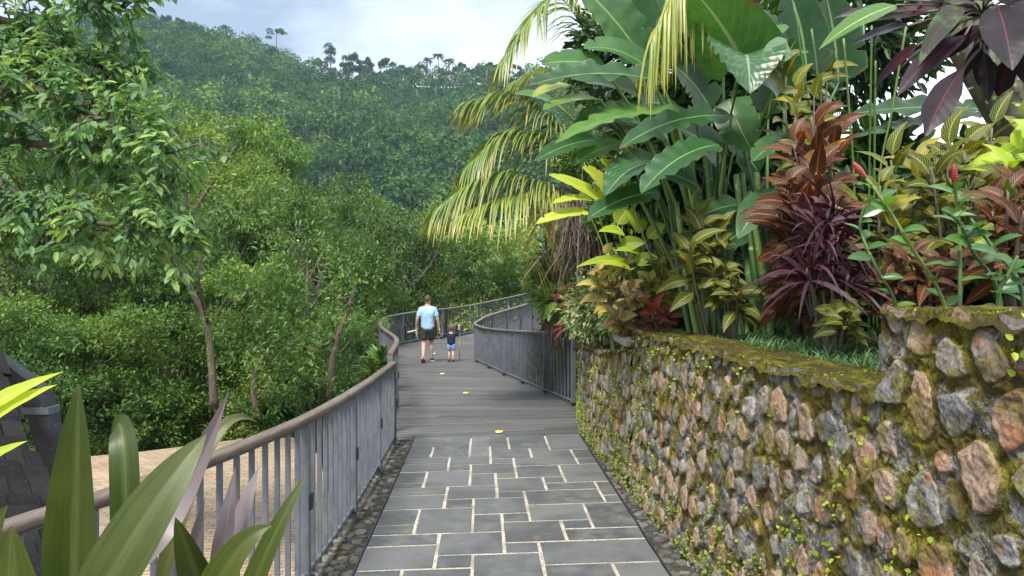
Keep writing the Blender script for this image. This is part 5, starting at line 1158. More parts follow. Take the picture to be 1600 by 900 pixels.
# dry tangle under the palm
c_ = P(915, 355, 11.4); a = MB(); n = 900; Pq = c_+RNG.normal(0, 1, (n, 3))*np.array((.22, .25, .26)); D = RNG.normal(0, .7, (n, 3))+(0, -.2, -.8)
strips(a, Pq, D, RNG.uniform(.25, .7, n), RNG.uniform(.008, .02, n), RNG.uniform(.1, .9, n), RNG.random(n), nseg=5)
MAT['dry'] = leafmat('dry_brown_strands', [(0, (.03, .018, .013)), (.5, (.09, .06, .045)), (.85, (.19, .14, .11)), (1, (.3, .25, .2))], mid=None, rough=.8, trans=.05)
t = thing('dry_vine_tangle', (c_[0], c_[1], float(bed_z(c_[0], c_[1]))), 'brown tangle of dry hanging strands under the coconut palm', 'vines'); part('strands', a, MAT['dry'], t)
sm = MB(); sm.tube([np.array((c_[0], c_[1], float(bed_z(c_[0], c_[1]))-.1)), c_-(0, 0, .3), c_+(0, 0, .4)], [.06, .05, .03], 7); part('stem', sm, MAT['bark'], t)

# ---- spiral gingers with red cones
MAT['ginger_leaf'] = leafmat('ginger_leaf', [(0, (.03, .1, .025)), (.5, (.06, .16, .03)), (1, (.15, .28, .05))], vein=(.16, .28, .08), mid=(.02, .06), rough=.3, trans=.3, spec=.55)
MAT['cone'] = leafmat('red_cone', [(0, (.14, .006, .01)), (.6, (.26, .012, .018)), (1, (.3, .05, .04))], mid=None, lat=0, rough=.4, trans=0)
def ginger(label, rows, flower, nl=12, seed=0, lf=.13):
    r = np.random.default_rng(seed); pts = [P(*q) for q in rows]; b = pts[0].copy(); b[2] = float(bed_z(b[0], b[1])); pts = [b-np.array((0, 0, .05))]+pts
    t = thing('spiral_ginger', tuple(b), label, 'plant', 'spiral gingers on the bed behind the tall wall'); c_ = catmull(pts, 8)
    sm = MB(); sm.tube(c_, np.linspace(.012, .0075, len(c_)), 8); part('stem', sm, MAT['stalk'], t)
    fm = MB()
    for k in range(nl):
        f = .25+.72*k/nl; i = int(f*(len(c_)-1)); ph = k*1.9+r.uniform(-.4, .4); el_ = r.uniform(-.05, .5); D = np.array((cos(ph)*cos(el_), sin(ph)*cos(el_), sin(el_)))
        L_ = lf*r.uniform(.8, 1.25); blade(fm, c_[i], c_[i]+D*L_, L_*.42, up=.15, roll=r.uniform(-.5, .5), prof='ellip', n=7, m=2, fold=.18, face=(-.15, -.6, .75), rnd=r.uniform(.1, .8))
    part('foliage', fm, MAT['ginger_leaf'], t)
    if flower:
        top = c_[-1]; ax = nrm(c_[-1]-c_[-4]); a = MB(); k = 22; Ls = .105
        zz = np.linspace(0, 1, k); rr = .017*np.sin(pi*np.clip(zz*.82+.12, 0, 1))**.6*(1+.12*np.cos(zz*2*pi*7)); a.tube(top+ax*(zz*Ls)[:, None], rr+.001, 12); part('flower_cone', a, MAT['cone'], t)
ginger('spiral ginger with the taller red cone beside the purple cordyline', [(1476, 478, 4.1), (1421, 381, 4.0), (1380, 315, 4.0), (1352, 278, 4.0)], True, 13, 1)
ginger('spiral ginger with the smaller red cone under the leaning trunk', [(1500, 440, 4.2), (1499, 360, 4.2), (1494, 310, 4.2), (1492, 286, 4.2)], True, 10, 2)
ginger('flowerless ginger leaning left near the second red cone', [(1559, 457, 3.9), (1521, 395, 3.9), (1500, 350, 3.9), (1478, 330, 3.9)], False, 11, 3)
ginger('flowerless ginger at the right edge with glossy leaves', [(1597, 457, 3.7), (1550, 385, 3.8), (1515, 340, 3.9)], False, 10, 4)
ginger('short ginger sprouting over the top of the tall wall', [(1560, 470, 3.4), (1575, 430, 3.4), (1590, 400, 3.4)], False, 9, 5, .11)
ginger('ginger shoot behind the wall step', [(1400, 480, 4.3), (1370, 420, 4.3), (1345, 360, 4.4), (1350, 320, 4.4)], False, 11, 6)
for i, (x0, y0, x1, y1, d) in enumerate([(1310, 300, 1318, 110, 6.2), (1358, 250, 1372, 60, 6.0), (1364, 260, 1366, 90, 6.2), (1372, 230, 1414, 50, 5.9), (1262, 100, 1240, 5, 6.4), (1272, 110, 1268, 40, 6.6)]): pass
a = MB(); b0 = bedp(1350, 470, 6.2)
for x1, y1, x0 in ((1318, 60, 1335), (1362, 40, 1358), (1368, 95, 1366), (1416, 40, 1372), (1240, 5, 1290), (1268, 45, 1300)):
    a.tube(catmull([b0+np.array(((x0-1350)*.005, 0, -.05)), P(x0, 300, 6.2), P((x0+x1)/2, 170, 6.1), P(x1, y1, 6.0)], 6), .009, 6)
t = thing('bare_reeds', tuple(b0), 'slim bare green reeds rising against the white sky', 'reeds'); part('stems', a, MAT['stalk'], t)
# dark drooping banana leaf against the sky
leafy('banana_plant', 'dark banana leaf hanging level across the white gap of sky', 'plant', bedp(1560, 380, 7.4), [
    dict(b=(1545, 172, 7.2), t=(1330, 178, 6.9), w=34, prof='banana', rnd=.15, roll=0.10, up=.06, wave=.25, wfreq=5), dict(b=(1545, 178, 7.2), t=(1335, 215, 6.9), w=30, prof='banana', rnd=.2, roll=0.45, up=.05, wave=.15)], MAT['banana'], MAT['stalk'])
# leaning tree trunk, top right
a = MB(); c_ = catmull([P(1680, 330, 6.2), P(1605, 195, 6.0), P(1545, 95, 6.0), P(1500, 20, 6.1), P(1470, -60, 6.2)], 12); n_ = len(c_)
b = bedp(1700, 400, 6.3); full = np.vstack([b[None]-np.array((0, 0, .2)), c_]); a.tube(catmull(full[::4], 6), np.linspace(.26, .19, len(catmull(full[::4], 6))), 14)
t = thing('leaning_tree', tuple(b), 'thick rough barked trunk leaning in at the upper right', 'tree'); part('trunk', a, MAT['bark_rough'], t)
fm = MB(); n = 500; i = RNG.integers(4, n_-2, n); Pq = c_[i]+RNG.normal(0, 1, (n, 3))*np.array((.17, .1, .17))+np.array((-.06, -.2, 0)); rhombi(fm, Pq, RNG.normal(0, 1, (n, 3)), RNG.normal(0, .5, (n, 3))+(0, -1, .3), RNG.uniform(.03, .06, n), RNG.uniform(.03, .05, n), RNG.uniform(.2, .9, n)); part('climbing_fern', fm, MAT['shrub_green'], t)['kind'] = 'stuff'
# near dark purple leaves overhead
MAT['dark_leaf'] = leafmat('dark_purple_leaf', [(0, (.006, .005, .007)), (.45, (.012, .006, .010)), (.75, (.035, .007, .013)), (.9, (.022, .03, .016)), (1, (.06, .14, .03))], vein=(.14, .018, .03), mid=(.012, .04), lat=12, latw=.3, rough=.36, trans=.1, tcol=(1, .25, .3), spec=.25, bump=.1)
MAT['green_midrib'] = leafmat('green_leaf_pale_midrib', [(0, (.06, .15, .035)), (1, (.12, .24, .05))], vein=(.45, .5, .14), mid=(.04, .08), lat=12, latw=.25, latcol=(.09, .19, .05), rough=.32, trans=.4, bump=.3)
hub = P(1535, 25, 3.1); b = bedp(1720, 300, 3.6)
t = thing('dark_cordyline', tuple(b), 'near black purple broad-leaved cordyline hanging in at the top right corner', 'plant')
a = MB(); a.tube(catmull([b, P(1730, 150, 3.5), P(1650, 20, 3.3), hub], 7), np.linspace(.022, .012, 22), 7); part('stem', a, MAT['twig'], t)
for (bx, by, tx, ty, w_, pr, rn, dd, mt) in [(1400, 8, 1279, 78, 42, 'lance', .5, -.1, 'green_midrib'), (1502, 8, 1434, 104, 34, 'lance', .92, -.15, 0), (1508, 55, 1402, 150, 38, 'ellip', .55, -.1, 0), (1532, 76, 1446, 212, 42, 'spoon', .5, -.2, 0), (1538, 82, 1544, 160, 27, 'ellip', .2, .05, 0),
        (1558, 8, 1582, 110, 66, 'ellip', .3, -.25, 0), (1432, 72, 1366, 138, 26, 'lance', .75, .1, 0), (1450, 18, 1350, 36, 32, 'lance', .75, .15, 0), (1415, 0, 1362, -14, 26, 'lance', .7, .1, 0), (1585, 0, 1640, 84, 50, 'ellip', .2, -.1, 0), (1500, 30, 1432, 78, 34, 'lance', .3, .1, 0),
        (1540, 40, 1470, 95, 40, 'ellip', .15, .1, 0), (1560, 30, 1520, 80, 40, 'ellip', .1, .2, 0), (1520, 5, 1440, -25, 50, 'lance', .6, .1, 0), (1550, 0, 1500, -60, 50, 'lance', .4, 0, 0), (1580, 10, 1590, -50, 50, 'lance', .4, 0, 0), (1545, 60, 1500, 130, 20, 'lance', .1, .1, 0), (1600, 20, 1570, 60, 44, 'ellip', .25, .2, 0), (1420, 40, 1330, 70, 40, 'ellip', .3, .2, 0), (1470, 60, 1405, 110, 36, 'ellip', .2, .25, 0), (1500, 20, 1420, 60, 50, 'ellip', .1, .3, 0), (1560, 50, 1530, 135, 46, 'ellip', .15, .2, 0), (1610, 40, 1600, 130, 50, 'ellip', .2, .1, 0), (1380, 20, 1300, 30, 40, 'lance', .65, .3, 0), (1540, -10, 1480, 30, 50, 'ellip', .2, .25, 0), (1590, 60, 1560, 150, 34, 'spoon', .3, .15, 0), (1480, 10, 1400, 30, 46, 'ellip', .65, .25, 0), (1470, -10, 1380, -5, 40, 'lance', .7, .3, 0)]:
    mb = MB(); p0, p1 = P(bx, by, 3.0), P(tx, ty, 3.0+dd); blade(mb, p0, p1, w_/F*3, up=.1, roll=random.uniform(-.3, .3), fold=.15, prof=pr, n=14, m=3, wave=.05, wfreq=3, rnd=rn, face=(-.25, -.75, .55)); o = part('leaf', mb, MAT[mt] if mt else MAT['dark_leaf'], t)
    if mt: o['label'] = 'bright green leaf with a pale midrib among the dark ones'
    mb = MB(); mb.tube(catmull([hub, (hub+p0)/2+np.array((0, 0, .02)), p0], 4), .005, 5); part('leaf_stalk', mb, MAT['twig'], t)

# ---- mondo grass behind the long wall
gmb = MB(); N = 7500; y = RNG.uniform(3.2, 7.3, N); x = wallx(y)+.38+RNG.random(N)**1.3*.7; tu = fbm(x*5, y*5, 0, 81); k = RNG.random(N) < .35+tu; x, y = x[k], y[k]; n = len(x)
ph = RNG.uniform(0, 2*pi, n); D = np.stack([np.cos(ph)*.6-.2, np.sin(ph)*.6-.1, RNG.uniform(.6, 1.3, n)], 1)
strips(gmb, np.stack([x, y, bed_z(x, y)-.02], 1), D, RNG.uniform(.2, .38, n), RNG.uniform(.006, .011, n), RNG.uniform(.4, 1.3, n), RNG.random(n), nseg=4)
MAT['grass'] = leafmat('mondo_grass', [(0, (.03, .08, .035)), (.5, (.065, .15, .06)), (1, (.15, .25, .09))], mid=None, rough=.45, trans=.2)
tag(part('mondo_grass', gmb, MAT['grass']), 'tufts of dark green mondo grass along the back of the long wall', 'grass', kind='stuff')
# short moss tufts on the wall tops
gmb = MB(); N = 9000; y = RNG.uniform(1.2, 7.4, N); x = wallx(y)+RNG.random(N)*.5; k = RNG.random(N) < 1.6*(fbm(x*7, y*7, 0, 83)-.22); x, y = x[k], y[k]; n = len(x); zt = np.where(y < 3.08, 1.955, 1.60)
D = np.stack([RNG.normal(0, .6, n), RNG.normal(0, .6, n), RNG.uniform(.3, 1, n)], 1)
strips(gmb, np.stack([x, y, zt-.012], 1), D, RNG.uniform(.015, .04, n), RNG.uniform(.005, .011, n), RNG.uniform(.2, 1, n), RNG.random(n), nseg=2)
MAT['moss_tuft'] = leafmat('moss_tuft', [(0, (.05, .05, .012)), (.5, (.16, .16, .02)), (1, (.32, .36, .05))], mid=None, rough=.8, trans=.2, spec=.1)
tag(part('moss_tufts', gmb, MAT['moss_tuft']), 'short yellow-green moss tufts on the flat top of the stone wall', 'moss', kind='stuff')
# ground ivy covering the bank
gmb = MB(); N = 9000; y = RNG.uniform(1.5, 22, N); x = bed_left(y)+RNG.random(N)**1.2*4.5; k = ~((y < 7.4)&(x < wallx(y)+1.0)); x, y = x[k], y[k]; n = len(x)
rhombi(gmb, np.stack([x, y, bed_z(x, y)+RNG.uniform(0, .1, n)], 1), RNG.normal(0, 1, (n, 3))*(1, 1, .3), RNG.normal(0, .35, (n, 3))+(0, -.2, 1), RNG.uniform(.07, .16, n), RNG.uniform(.05, .1, n), RNG.random(n))
tag(part('ground_ivy', gmb, MAT['shrub_dark']), 'dark leafy groundcover over the soil of the planting bed', 'groundcover', kind='stuff')

# ================================================================== FOREGROUND PLANTS (lower left)
MAT['fore'] = leafmat('olive_strap_leaf', [(0, (.016, .034, .006)), (.4, (.045, .068, .009)), (.75, (.085, .1, .015)), (1, (.15, .13, .08))], vein=(.085, .11, .03), mid=(.0, .3), lat=0, rough=.4, trans=.2, spec=.4, par=13, bump=.2, spots=(3, .6, (.06, .072, .014)), along=(.95, 1.0, (.12, .09, .045)))
MAT['fore_purple'] = leafmat('mauve_leaf', [(0, (.08, .062, .066)), (.5, (.15, .12, .125)), (1, (.27, .23, .24))], vein=(.2, .17, .18), mid=(.03, .12), lat=0, rough=.3, trans=.25, tcol=(1, .8, .9), spec=.5)
b = P(190, 1250, 1.25); b[2] = -.05+0.0
t = thing('foreground_cordyline', (b[0], b[1], b[2]), 'olive green broad strap-leaved plant in the lower left foreground', 'plant')
def fl(bx, by, d0, tx, ty, d1, w_, prof='lance', rn=.4, mt='fore', cx=None, **k):
    mb = MB(); ct = None if cx is None else P(*cx); blade(mb, P(bx, by, d0), P(tx, ty, d1), w_/F*(d0+d1)/2, prof=prof, n=22, m=5, rnd=rn, ctrl=ct, wave=.035, wfreq=2.2, **k); part('leaf', mb, MAT[mt], t)
fc = (0, -.95, .3)
fl(112, 1060, 1.15, 123, 600, 1.1, 92, 'ellip', .35, face=(-.1, -1, .1), fold=.28, up=.0)
fl(195, 960, 1.35, 172, 690, 1.5, 46, 'strap', .25, face=fc, cx=(205, 560, 1.3), fold=.15)
fl(60, 1120, 1.05, 322, 680, 1.2, 88, 'ellip', .5, face=(.1, -.9, .3), fold=.25, cx=(215, 800, 1.1))
fl(205, 900, 1.16, 357, 612, 1.2, 52, 'lance', .75, 'fore_purple', face=(.2, -.9, .3), fold=.35, cx=(300, 760, 1.35))
fl(240, 960, 1.27, 402, 660, 1.42, 30, 'lance', .85, face=(.2, -.9, .4), fold=.3, cx=(320, 600, 1.33))
fl(20, 1060, 1.0, 18, 822, 1.0, 112, 'ellip', .45, face=fc, fold=.2, up=0)
fl(-20, 880, 1.05, 12, 790, 1.0, 50, 'lance', .4, face=fc)
fl(345, 1010, 1.25, 274, 808, 1.2, 58, 'ellip', .4, face=fc, fold=.3, up=.02)
fl(340, 930, 1.3, 368, 730, 1.35, 34, 'lance', .45, 'fore_purple', face=fc, fold=.3, up=.02)
fl(355, 900, 1.35, 405, 728, 1.4, 34, 'lance', .8, 'fore_purple', face=fc, fold=.3, up=.05)
fl(300, 1010, 1.15, 425, 822, 1.15, 54, 'lance', .6, face=fc, fold=.25, cx=(360, 830, 1.12))
fl(365, 990, 1.2, 480, 738, 1.25, 36, 'lance', .5, face=fc, fold=.3, cx=(420, 840, 1.2))
fl(300, 900, 1.3, 320, 780, 1.35, 22, 'lance', .4, 'fore_purple', face=fc)
sm = MB()
for x_ in (100, 210, 330): sm.tube(catmull([b+np.array(((x_-190)*.0006, 0, -.05)), P(x_*.6+60, 1150, 1.2), P(x_, 960, 1.2)], 5), .018, 7)
part('stems', sm, MAT['twig'], t)
b = np.array((-1.35, 1.5, -.05)); t = thing('lime_ginger', tuple(b), 'bright lime leaves poking in at the left edge of the foreground', 'plant')
for bx, by, tx, ty, w_, rn in ((-70, 670, 98, 581, 34, .6), (-75, 690, 89, 601, 38, .7), (-60, 745, 43, 689, 26, .5)):
    mb = MB(); blade(mb, P(bx, by, 1.35), P(tx, ty, 1.3), w_/F*1.3, prof='lance', n=14, m=3, rnd=rn, up=.06, face=(0, -.8, .6), wave=.06, wfreq=4); part('leaf', mb, MAT['lime'], t)
sm = MB()
for q in ((-70, 670), (-75, 690), (-60, 745)): sm.tube(catmull([b, P(-110, 900, 1.4), P(*q, 1.35)], 5), .007, 6)
part('stems', sm, MAT['stalk'], t)
# soil under the foreground plants
# ================================================================== PEOPLE
MAT['skin'] = flat('skin', (.5, .3, .22), .55, .08, 30); MAT['hair'] = flat('brown_hair', (.07, .045, .03), .7, .3, 60); MAT['hair2'] = flat('light_brown_hair', (.12, .075, .045), .7, .3, 60)
_t = NT('light_blue_cotton'); _n = _t.noise(5, 4, .6, _t.pos((3, 3, 1))); MAT['tee'] = _t.out(_t.mix(_n, (.3, .48, .68), (.38, .58, .8)), .9, _t.bump(_n, 1, .05)); MAT['shorts'] = flat('dark_olive_cotton', (.045, .042, .032), .9, .2, 20)
MAT['navy'] = flat('navy_cotton', (.012, .016, .034), .9, .2, 20); MAT['blue_shorts'] = flat('blue_denim', (.2, .33, .62), .9, .12, 20)
MAT['shoe_dark'] = flat('dark_shoe', (.05, .04, .04), .7); MAT['sole'] = flat('rust_sole', (.28, .12, .09), .8); MAT['shoe_white'] = flat('white_shoe', (.75, .76, .76), .6); MAT['wood'] = flat('pale_wood', (.5, .36, .18), .6, .2, 20)
def skinned(J, E, sub=2, root=0):
    """grow one continuous surface round a skeleton; J: list of (co, radius or (rx, ry))"""
    me = bpy.data.meshes.new('tmp'); me.from_pydata([tuple(j[0]) for j in J], E, []); o = bpy.data.objects.new('tmp', me); C.objects.link(o)
    sk = o.modifiers.new('s', 'SKIN'); sk.use_smooth_shade = True; sb_ = o.modifiers.new('d', 'SUBSURF'); sb_.levels = sub; sb_.render_levels = sub
    bpy.context.view_layer.update()
    lay = me.skin_vertices[0].data
    for i, j in enumerate(J): lay[i].radius = (j[1], j[1]) if np.isscalar(j[1]) else j[1]; lay[i].use_root = (i == root)
    dg = bpy.context.evaluated_depsgraph_get(); ev = o.evaluated_get(dg); m2 = bpy.data.meshes.new_from_object(ev)
    V = np.array([v.co[:] for v in m2.vertices]); Fq = [p.vertices[:] for p in m2.polygons]
    bpy.data.objects.remove(o); bpy.data.meshes.remove(me); bpy.data.meshes.remove(m2)
    mb = MB(); q = [f for f in Fq if len(f) == 4]; tr_ = [f for f in Fq if len(f) == 3]
    mb.add(V, q if q else tr_)
    if q and tr_: mb.F.append(np.array(tr_)); mb.M.append(0)
    return mb
def ensure_skin(me): pass
def body(J, chains, hands, sub=2):
    pts, E, idx = [], [], {}
    for k, v_ in J.items(): idx[k] = len(pts); pts.append(v_)
    for c_ in chains:
        for a_, b_ in zip(c_[:-1], c_[1:]): E.append((idx[a_], idx[b_]))
    for wrist, fw, sd_, dn_, hs in hands:          # palm, four fingers and a thumb
        w0 = np.array(J[wrist][0]); fw, sd_, dn_ = nrm(fw), nrm(sd_), nrm(dn_)
        pm = len(pts); pts.append((w0+fw*.055*hs, (.034*hs, .016*hs))); E.append((idx[wrist], pm))
        for q, (off, ln) in enumerate(((-.03, .075), (-.01, .085), (.01, .08), (.03, .062))):
            p0 = w0+fw*.085*hs+sd_*off*hs; i0 = len(pts); pts.append((p0, .0095*hs)); pts.append((p0+fw*ln*.5*hs+dn_*.012*hs, .0085*hs)); pts.append((p0+fw*ln*.8*hs+dn_*.05*hs, .007*hs)); E += [(pm, i0), (i0, i0+1), (i0+1, i0+2)]
        i0 = len(pts); p0 = w0+fw*.035*hs-sd_*.034*hs; pts.append((p0, .011*hs)); pts.append((p0+fw*.04*hs-sd_*.02*hs+dn_*.02*hs, .009*hs)); E += [(pm, i0), (i0, i0+1)]
    return skinned(pts, E, sub, idx['pelvis'])
def place(mb, M): mb.V = [np.c_[v_, np.ones(len(v_))]@M.T[:, :3] for v_ in mb.V]; return mb
def rotz(a, t): m = np.eye(4); m[:2, :2] = [[cos(a), -sin(a)], [sin(a), cos(a)]]; m[:3, 3] = t; return m
def head_bits(root, hc, r, hairmat, M, hs=1.0, short=.03):
    """hair cap and eyes as children; hc head centre, y is forward"""
    a = MB(); n, m_ = 20, 9; X = []
    for i in range(m_+1):
        th = i/m_*pi*.60; row = []
        for j in range(n+1):
            ph = 2*pi*j/n; d = np.array((sin(th)*cos(ph), sin(th)*sin(ph), cos(th))); k = 1.0
            if d[1] > .25: th2 = min(th, pi*.36); d = np.array((sin(th2)*cos(ph), sin(th2)*sin(ph), cos(th2)))
            row.append(np.array(hc)+d*np.array((r*.98, r*1.2, r*1.3))*(1.07+short)+np.array((0, -.012*hs, .008*hs)))
        X.append(row)
    a.grid(np.array(X)); part('hair', place(a, M), hairmat, root)
    for s_ in (-1, 1):
        a = MB(); a.sphere(np.array(hc)+(s_*.032*hs, r*1.13, .005), .011*hs); part('eye', place(a, M), MAT['shoe_white'], root)
def shoe(p, yaw, pitch, L_, mat, solemat, root, M, name='shoe'):
    """p: heel on the ground"""
    secs = [(-.02, .7, .55), (.05, .95, 1.0), (.25, 1, 1.05), (.5, .9, .72), (.75, 1.08, .5), (.93, .8, .38), (1.0, .35, .2)]
    def mk(zs, ze, w_):
        X = []
        for f, ww, hh in secs:
            X.append([((cos(a_)*.36*w_*ww*L_*.5), f*L_, max(zs, 0)+(0.5+.5*sin(a_))*(ze*hh)) for a_ in np.linspace(0, 2*pi, 15)])
        mb = MB(); mb.grid(np.array(X)); return mb
    Rm = np.eye(4); Rm[1:3, 1:3] = [[cos(pitch), -sin(pitch)], [sin(pitch), cos(pitch)]]
    if pitch < 0: pass
    T_ = rotz(yaw, p)
    up = place(mk(.018, .085*L_/.28, 1.0), M@T_@Rm); o = part(name, up, mat, root); so_ = place(mk(0, .03, 1.12), M@T_@Rm); part('sole', so_, solemat, o, org=worg(o))
# ---- man, walking away, left foot trailing with the heel up
pm = G(668, 566); Mm = rotz(radians(4), (pm[0], pm[1], 0))
man = thing('person', (pm[0], pm[1], 0), 'man walking away in a light blue T-shirt and dark shorts carrying pale sandals', 'person')
mj = {'pelvis': ((0, 0, .93), (.15, .105)), 'waist': ((0, .005, 1.08), (.135, .095)), 'chest': ((0, -.005, 1.25), (.16, .11)), 'collar': ((0, 0, 1.395), (.115, .075)), 'neck': ((0, .01, 1.51), .058), 'jaw': ((0, .03, 1.575), (.066, .078)), 'skull': ((0, .015, 1.66), (.077, .092)), 'crown': ((0, .005, 1.715), (.05, .062)),
      'nose': ((0, .105, 1.625), .012), 'earl': ((-.08, .0, 1.63), .014), 'earr': ((.08, .0, 1.63), .014),
      'shl': ((-.175, 0, 1.375), .06), 'ell': ((-.265, -.05, 1.14), .043), 'wrl': ((-.285, .03, .91), .028), 'shr': ((.175, 0, 1.375), .06), 'elr': ((.26, -.03, 1.14), .043), 'wrr': ((.30, .03, .90), .028),
      'hipl': ((-.09, 0, .86), .092), 'knl': ((-.10, .03, .50), .06), 'cfl': ((-.105, -.09, .36), .056), 'anl': ((-.105, -.22, .15), .036), 'ftl': ((-.105, -.15, .05), .035), 'hipr': ((.09, 0, .86), .092), 'knr': ((.10, .14, .50), .06), 'cfr': ((.10, .12, .36), .056), 'anr': ((.105, .17, .09), .036), 'ftr': ((.11, .27, .04), .035)}
mc = [('pelvis', 'waist', 'chest', 'collar', 'neck', 'jaw', 'skull', 'crown'), ('jaw', 'nose'), ('skull', 'earl'), ('skull', 'earr'), ('collar', 'shl', 'ell', 'wrl'), ('collar', 'shr', 'elr', 'wrr'), ('pelvis', 'hipl', 'knl', 'cfl', 'anl', 'ftl'), ('pelvis', 'hipr', 'knr', 'cfr', 'anr', 'ftr')]
bm_ = body(mj, mc, [('wrl', (-.05, .15, -1), (0, 1, .1), (1, 0, 0), 1), ('wrr', (.25, .1, -1), (0, 1, .1), (-1, 0, 0), 1)]); part('body', place(bm_, Mm), MAT['skin'], man)
g_ = lambda n, k: (mj[n][0], mj[n][1]*k if np.isscalar(mj[n][1]) else (mj[n][1][0]*k, mj[n][1][1]*k))
sh_ = skinned([((0, 0, .82), (.185, .15)), ((0, 0, .93), (.19, .15)), ((0, .005, 1.08), (.185, .14)), ((0, -.005, 1.25), (.205, .145)), ((0, 0, 1.40), (.15, .105)), ((0, .005, 1.50), (.078, .075)), ((-.175, 0, 1.375), .085), ((-.24, -.035, 1.17), .078), ((.175, 0, 1.375), .085), ((.237, -.02, 1.17), .078)], [(0, 1), (1, 2), (2, 3), (3, 4), (4, 5), (4, 6), (6, 7), (4, 8), (8, 9)]); part('shirt', place(sh_, Mm), MAT['tee'], man)
st_ = skinned([((0, 0, 1.02), (.16, .12)), ((0, 0, .92), (.172, .13)), ((-.093, 0, .84), .112), ((-.103, .02, .56), .1), ((.093, 0, .84), .112), ((.103, .09, .56), .1)], [(0, 1), (1, 2), (2, 3), (1, 4), (4, 5)]); part('shorts', place(st_, Mm), MAT['shorts'], man)
head_bits(man, (0, .012, 1.645), .08, MAT['hair'], Mm)
shoe((-.105, -.24, .09), 0, radians(-32)+0, .28, MAT['shoe_white'], MAT['sole'], man, Mm); shoe((.105, .12, .003), radians(-6), 0, .28, MAT['shoe_dark'], MAT['shoe_white'], man, Mm)
# sandals in his left hand
hp = np.array((-.31, .04, .80))
for k, lb in ((0, 'pale sandal held in the man\'s hand, the one sticking out to the left'), (1, 'pale sandal held in the man\'s hand, the one hanging nearer his leg')):
    a = MB(); d = np.array((-1, .1, -.25)) if k == 0 else np.array((.15, .3, -1)); d = nrm(d); 
    X = []
    for f, ww in ((0, .6), (.15, .95), (.45, .75), (.75, 1.0), (.95, .75), (1, .3)):
        c_ = hp+np.array((-.02+k*.03, .0, .03-.02*k))+d*(f*.23-.03); s_ = nrm(np.cross(d, (0, 0.3, 1) if k == 0 else (1, .2, 0))); n_ = np.cross(s_, d)
        X.append([c_+s_*cos(an)*.042*ww+n_*sin(an)*.016 for an in np.linspace(0, 2*pi, 11)])
    a.grid(np.array(X)); w_p = (Mm@np.array((*hp, 1)))[:3]
    t = thing('sandal', tuple(w_p), lb, 'sandal', 'pair of pale sandals'); part('footbed', place(a, Mm), MAT['shoe_white'], t)
    a = MB(); a.tube([hp+d*.11+s_*.04, hp+d*.09+n_*.05, hp+d*.11-s_*.04], .007, 6); part('strap', place(a, Mm), MAT['sole'] if k else MAT['shoe_white'], t)
# ---- boy
pb_ = G(705, 565); Mb = rotz(radians(2), (pb_[0], pb_[1], 0))
boy = thing('person', (pb_[0], pb_[1], 0), 'small boy in a navy long-sleeved top and light blue shorts holding the man\'s hand', 'person')
bj = {'pelvis': ((0, 0, .47), (.088, .068)), 'waist': ((0, 0, .56), (.085, .066)), 'chest': ((0, 0, .66), (.095, .068)), 'collar': ((0, 0, .735), (.075, .05)), 'neck': ((0, .005, .785), .036), 'jaw': ((0, .02, .835), (.056, .06)), 'skull': ((0, .008, .905), (.07, .08)), 'crown': ((0, 0, .96), (.045, .052)), 'nose': ((0, .087, .865), .009), 'earl': ((-.074, 0, .875), .012), 'earr': ((.074, 0, .875), .012),
      'shl': ((-.108, 0, .725), .036), 'ell': ((-.185, .02, .665), .028), 'wrl': ((-.25, .03, .71), .02), 'shr': ((.108, 0, .725), .036), 'elr': ((.19, .03, .755), .028), 'wrr': ((.205, .06, .875), .02),
      'hipl': ((-.05, 0, .43), .055), 'knl': ((-.052, .02, .25), .038), 'cfl': ((-.053, -.01, .18), .036), 'anl': ((-.053, -.01, .055), .024), 'ftl': ((-.055, .06, .028), .024), 'hipr': ((.05, 0, .43), .055), 'knr': ((.052, .0, .25), .038), 'cfr': ((.053, -.05, .18), .036), 'anr': ((.055, -.07, .06), .024), 'ftr': ((.058, .0, .028), .024)}
bm_ = body(bj, mc, [('wrl', (-.7, .0, .45), (0, 1, 0), (.3, 0, -.6), .62), ('wrr', (.1, .1, 1), (0, -1, .1), (.4, -.4, -.4), .62)]); part('body', place(bm_, Mb), MAT['skin'], boy)
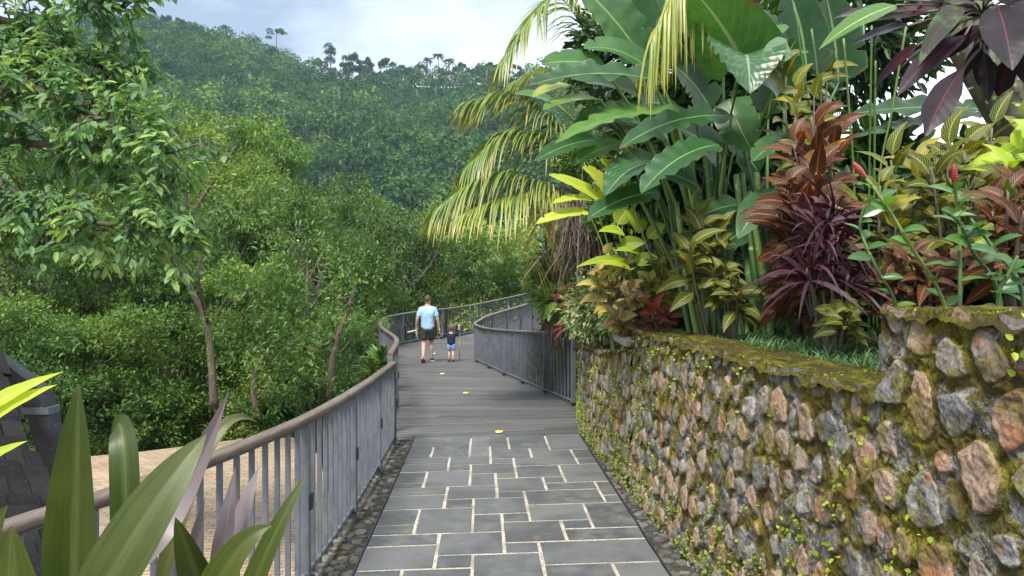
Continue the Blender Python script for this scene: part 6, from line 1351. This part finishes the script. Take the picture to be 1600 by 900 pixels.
sh_ = skinned([((0, 0, .41), (.115, .095)), ((0, 0, .5), (.115, .095)), ((0, 0, .64), (.118, .092)), ((0, 0, .725), (.092, .07)), ((0, .003, .785), (.05, .05)), ((-.108, 0, .725), .046), ((-.185, .02, .665), .037), ((-.24, .028, .702), .03), ((.108, 0, .725), .046), ((.19, .03, .755), .037), ((.203, .055, .85), .03)], [(0, 1), (1, 2), (2, 3), (3, 4), (3, 5), (5, 6), (6, 7), (3, 8), (8, 9), (9, 10)]); part('top', place(sh_, Mb), MAT['navy'], boy)
st_ = skinned([((0, 0, .53), (.096, .08)), ((0, 0, .46), (.104, .086)), ((-.055, 0, .41), .07), ((-.056, .01, .28), .066), ((.055, 0, .41), .07), ((.056, 0, .28), .066)], [(0, 1), (1, 2), (2, 3), (1, 4), (4, 5)]); part('shorts', place(st_, Mb), MAT['blue_shorts'], boy)
head_bits(boy, (0, .005, .89), .073, MAT['hair2'], Mb, .8, .04)
shoe((-.053, -.045, .003), 0, 0, .16, MAT['shoe_dark'], MAT['shoe_dark'], boy, Mb); shoe((.055, -.105, .003), 0, 0, .16, MAT['shoe_dark'], MAT['shoe_dark'], boy, Mb)
a = MB(); a.tube([(.205, .085, .98), (.212, .09, .5), (.225, .095, .10)], [.017, .02, .014], 7); b_ = MB(); b_.tube([(.225, .095, .10), (.228, .097, .004)], [.012, .006], 7)
t = thing('walking_stick', tuple((Mb@np.array((.228, .097, 0, 1)))[:3]), 'pale wooden stick with a dark tip held upright in the boy\'s raised hand', 'stick'); part('shaft', place(a, Mb), MAT['wood'], t); part('tip', place(b_, Mb), MAT['shoe_dark'], t)

# ================================================================== HAZE
hm = bpy.data.materials.new('haze_air'); hm.use_nodes = True; ht = hm.node_tree; ht.nodes.clear()
ho = ht.nodes.new('ShaderNodeOutputMaterial'); hv = ht.nodes.new('ShaderNodeVolumePrincipled')
hv.inputs['Color'].default_value = (.6, .8, 1, 1); hv.inputs['Density'].default_value = .00023; hv.inputs['Anisotropy'].default_value = .2
ht.links.new(hv.outputs[0], ho.inputs['Volume'])
a = MB(); a.box((0, 1200, 40), (5200, 2600, 360)); o = part('haze', a, hm, None, smooth=False); tag(o, 'thin bluish haze filling the valley air', 'haze', kind='stuff')
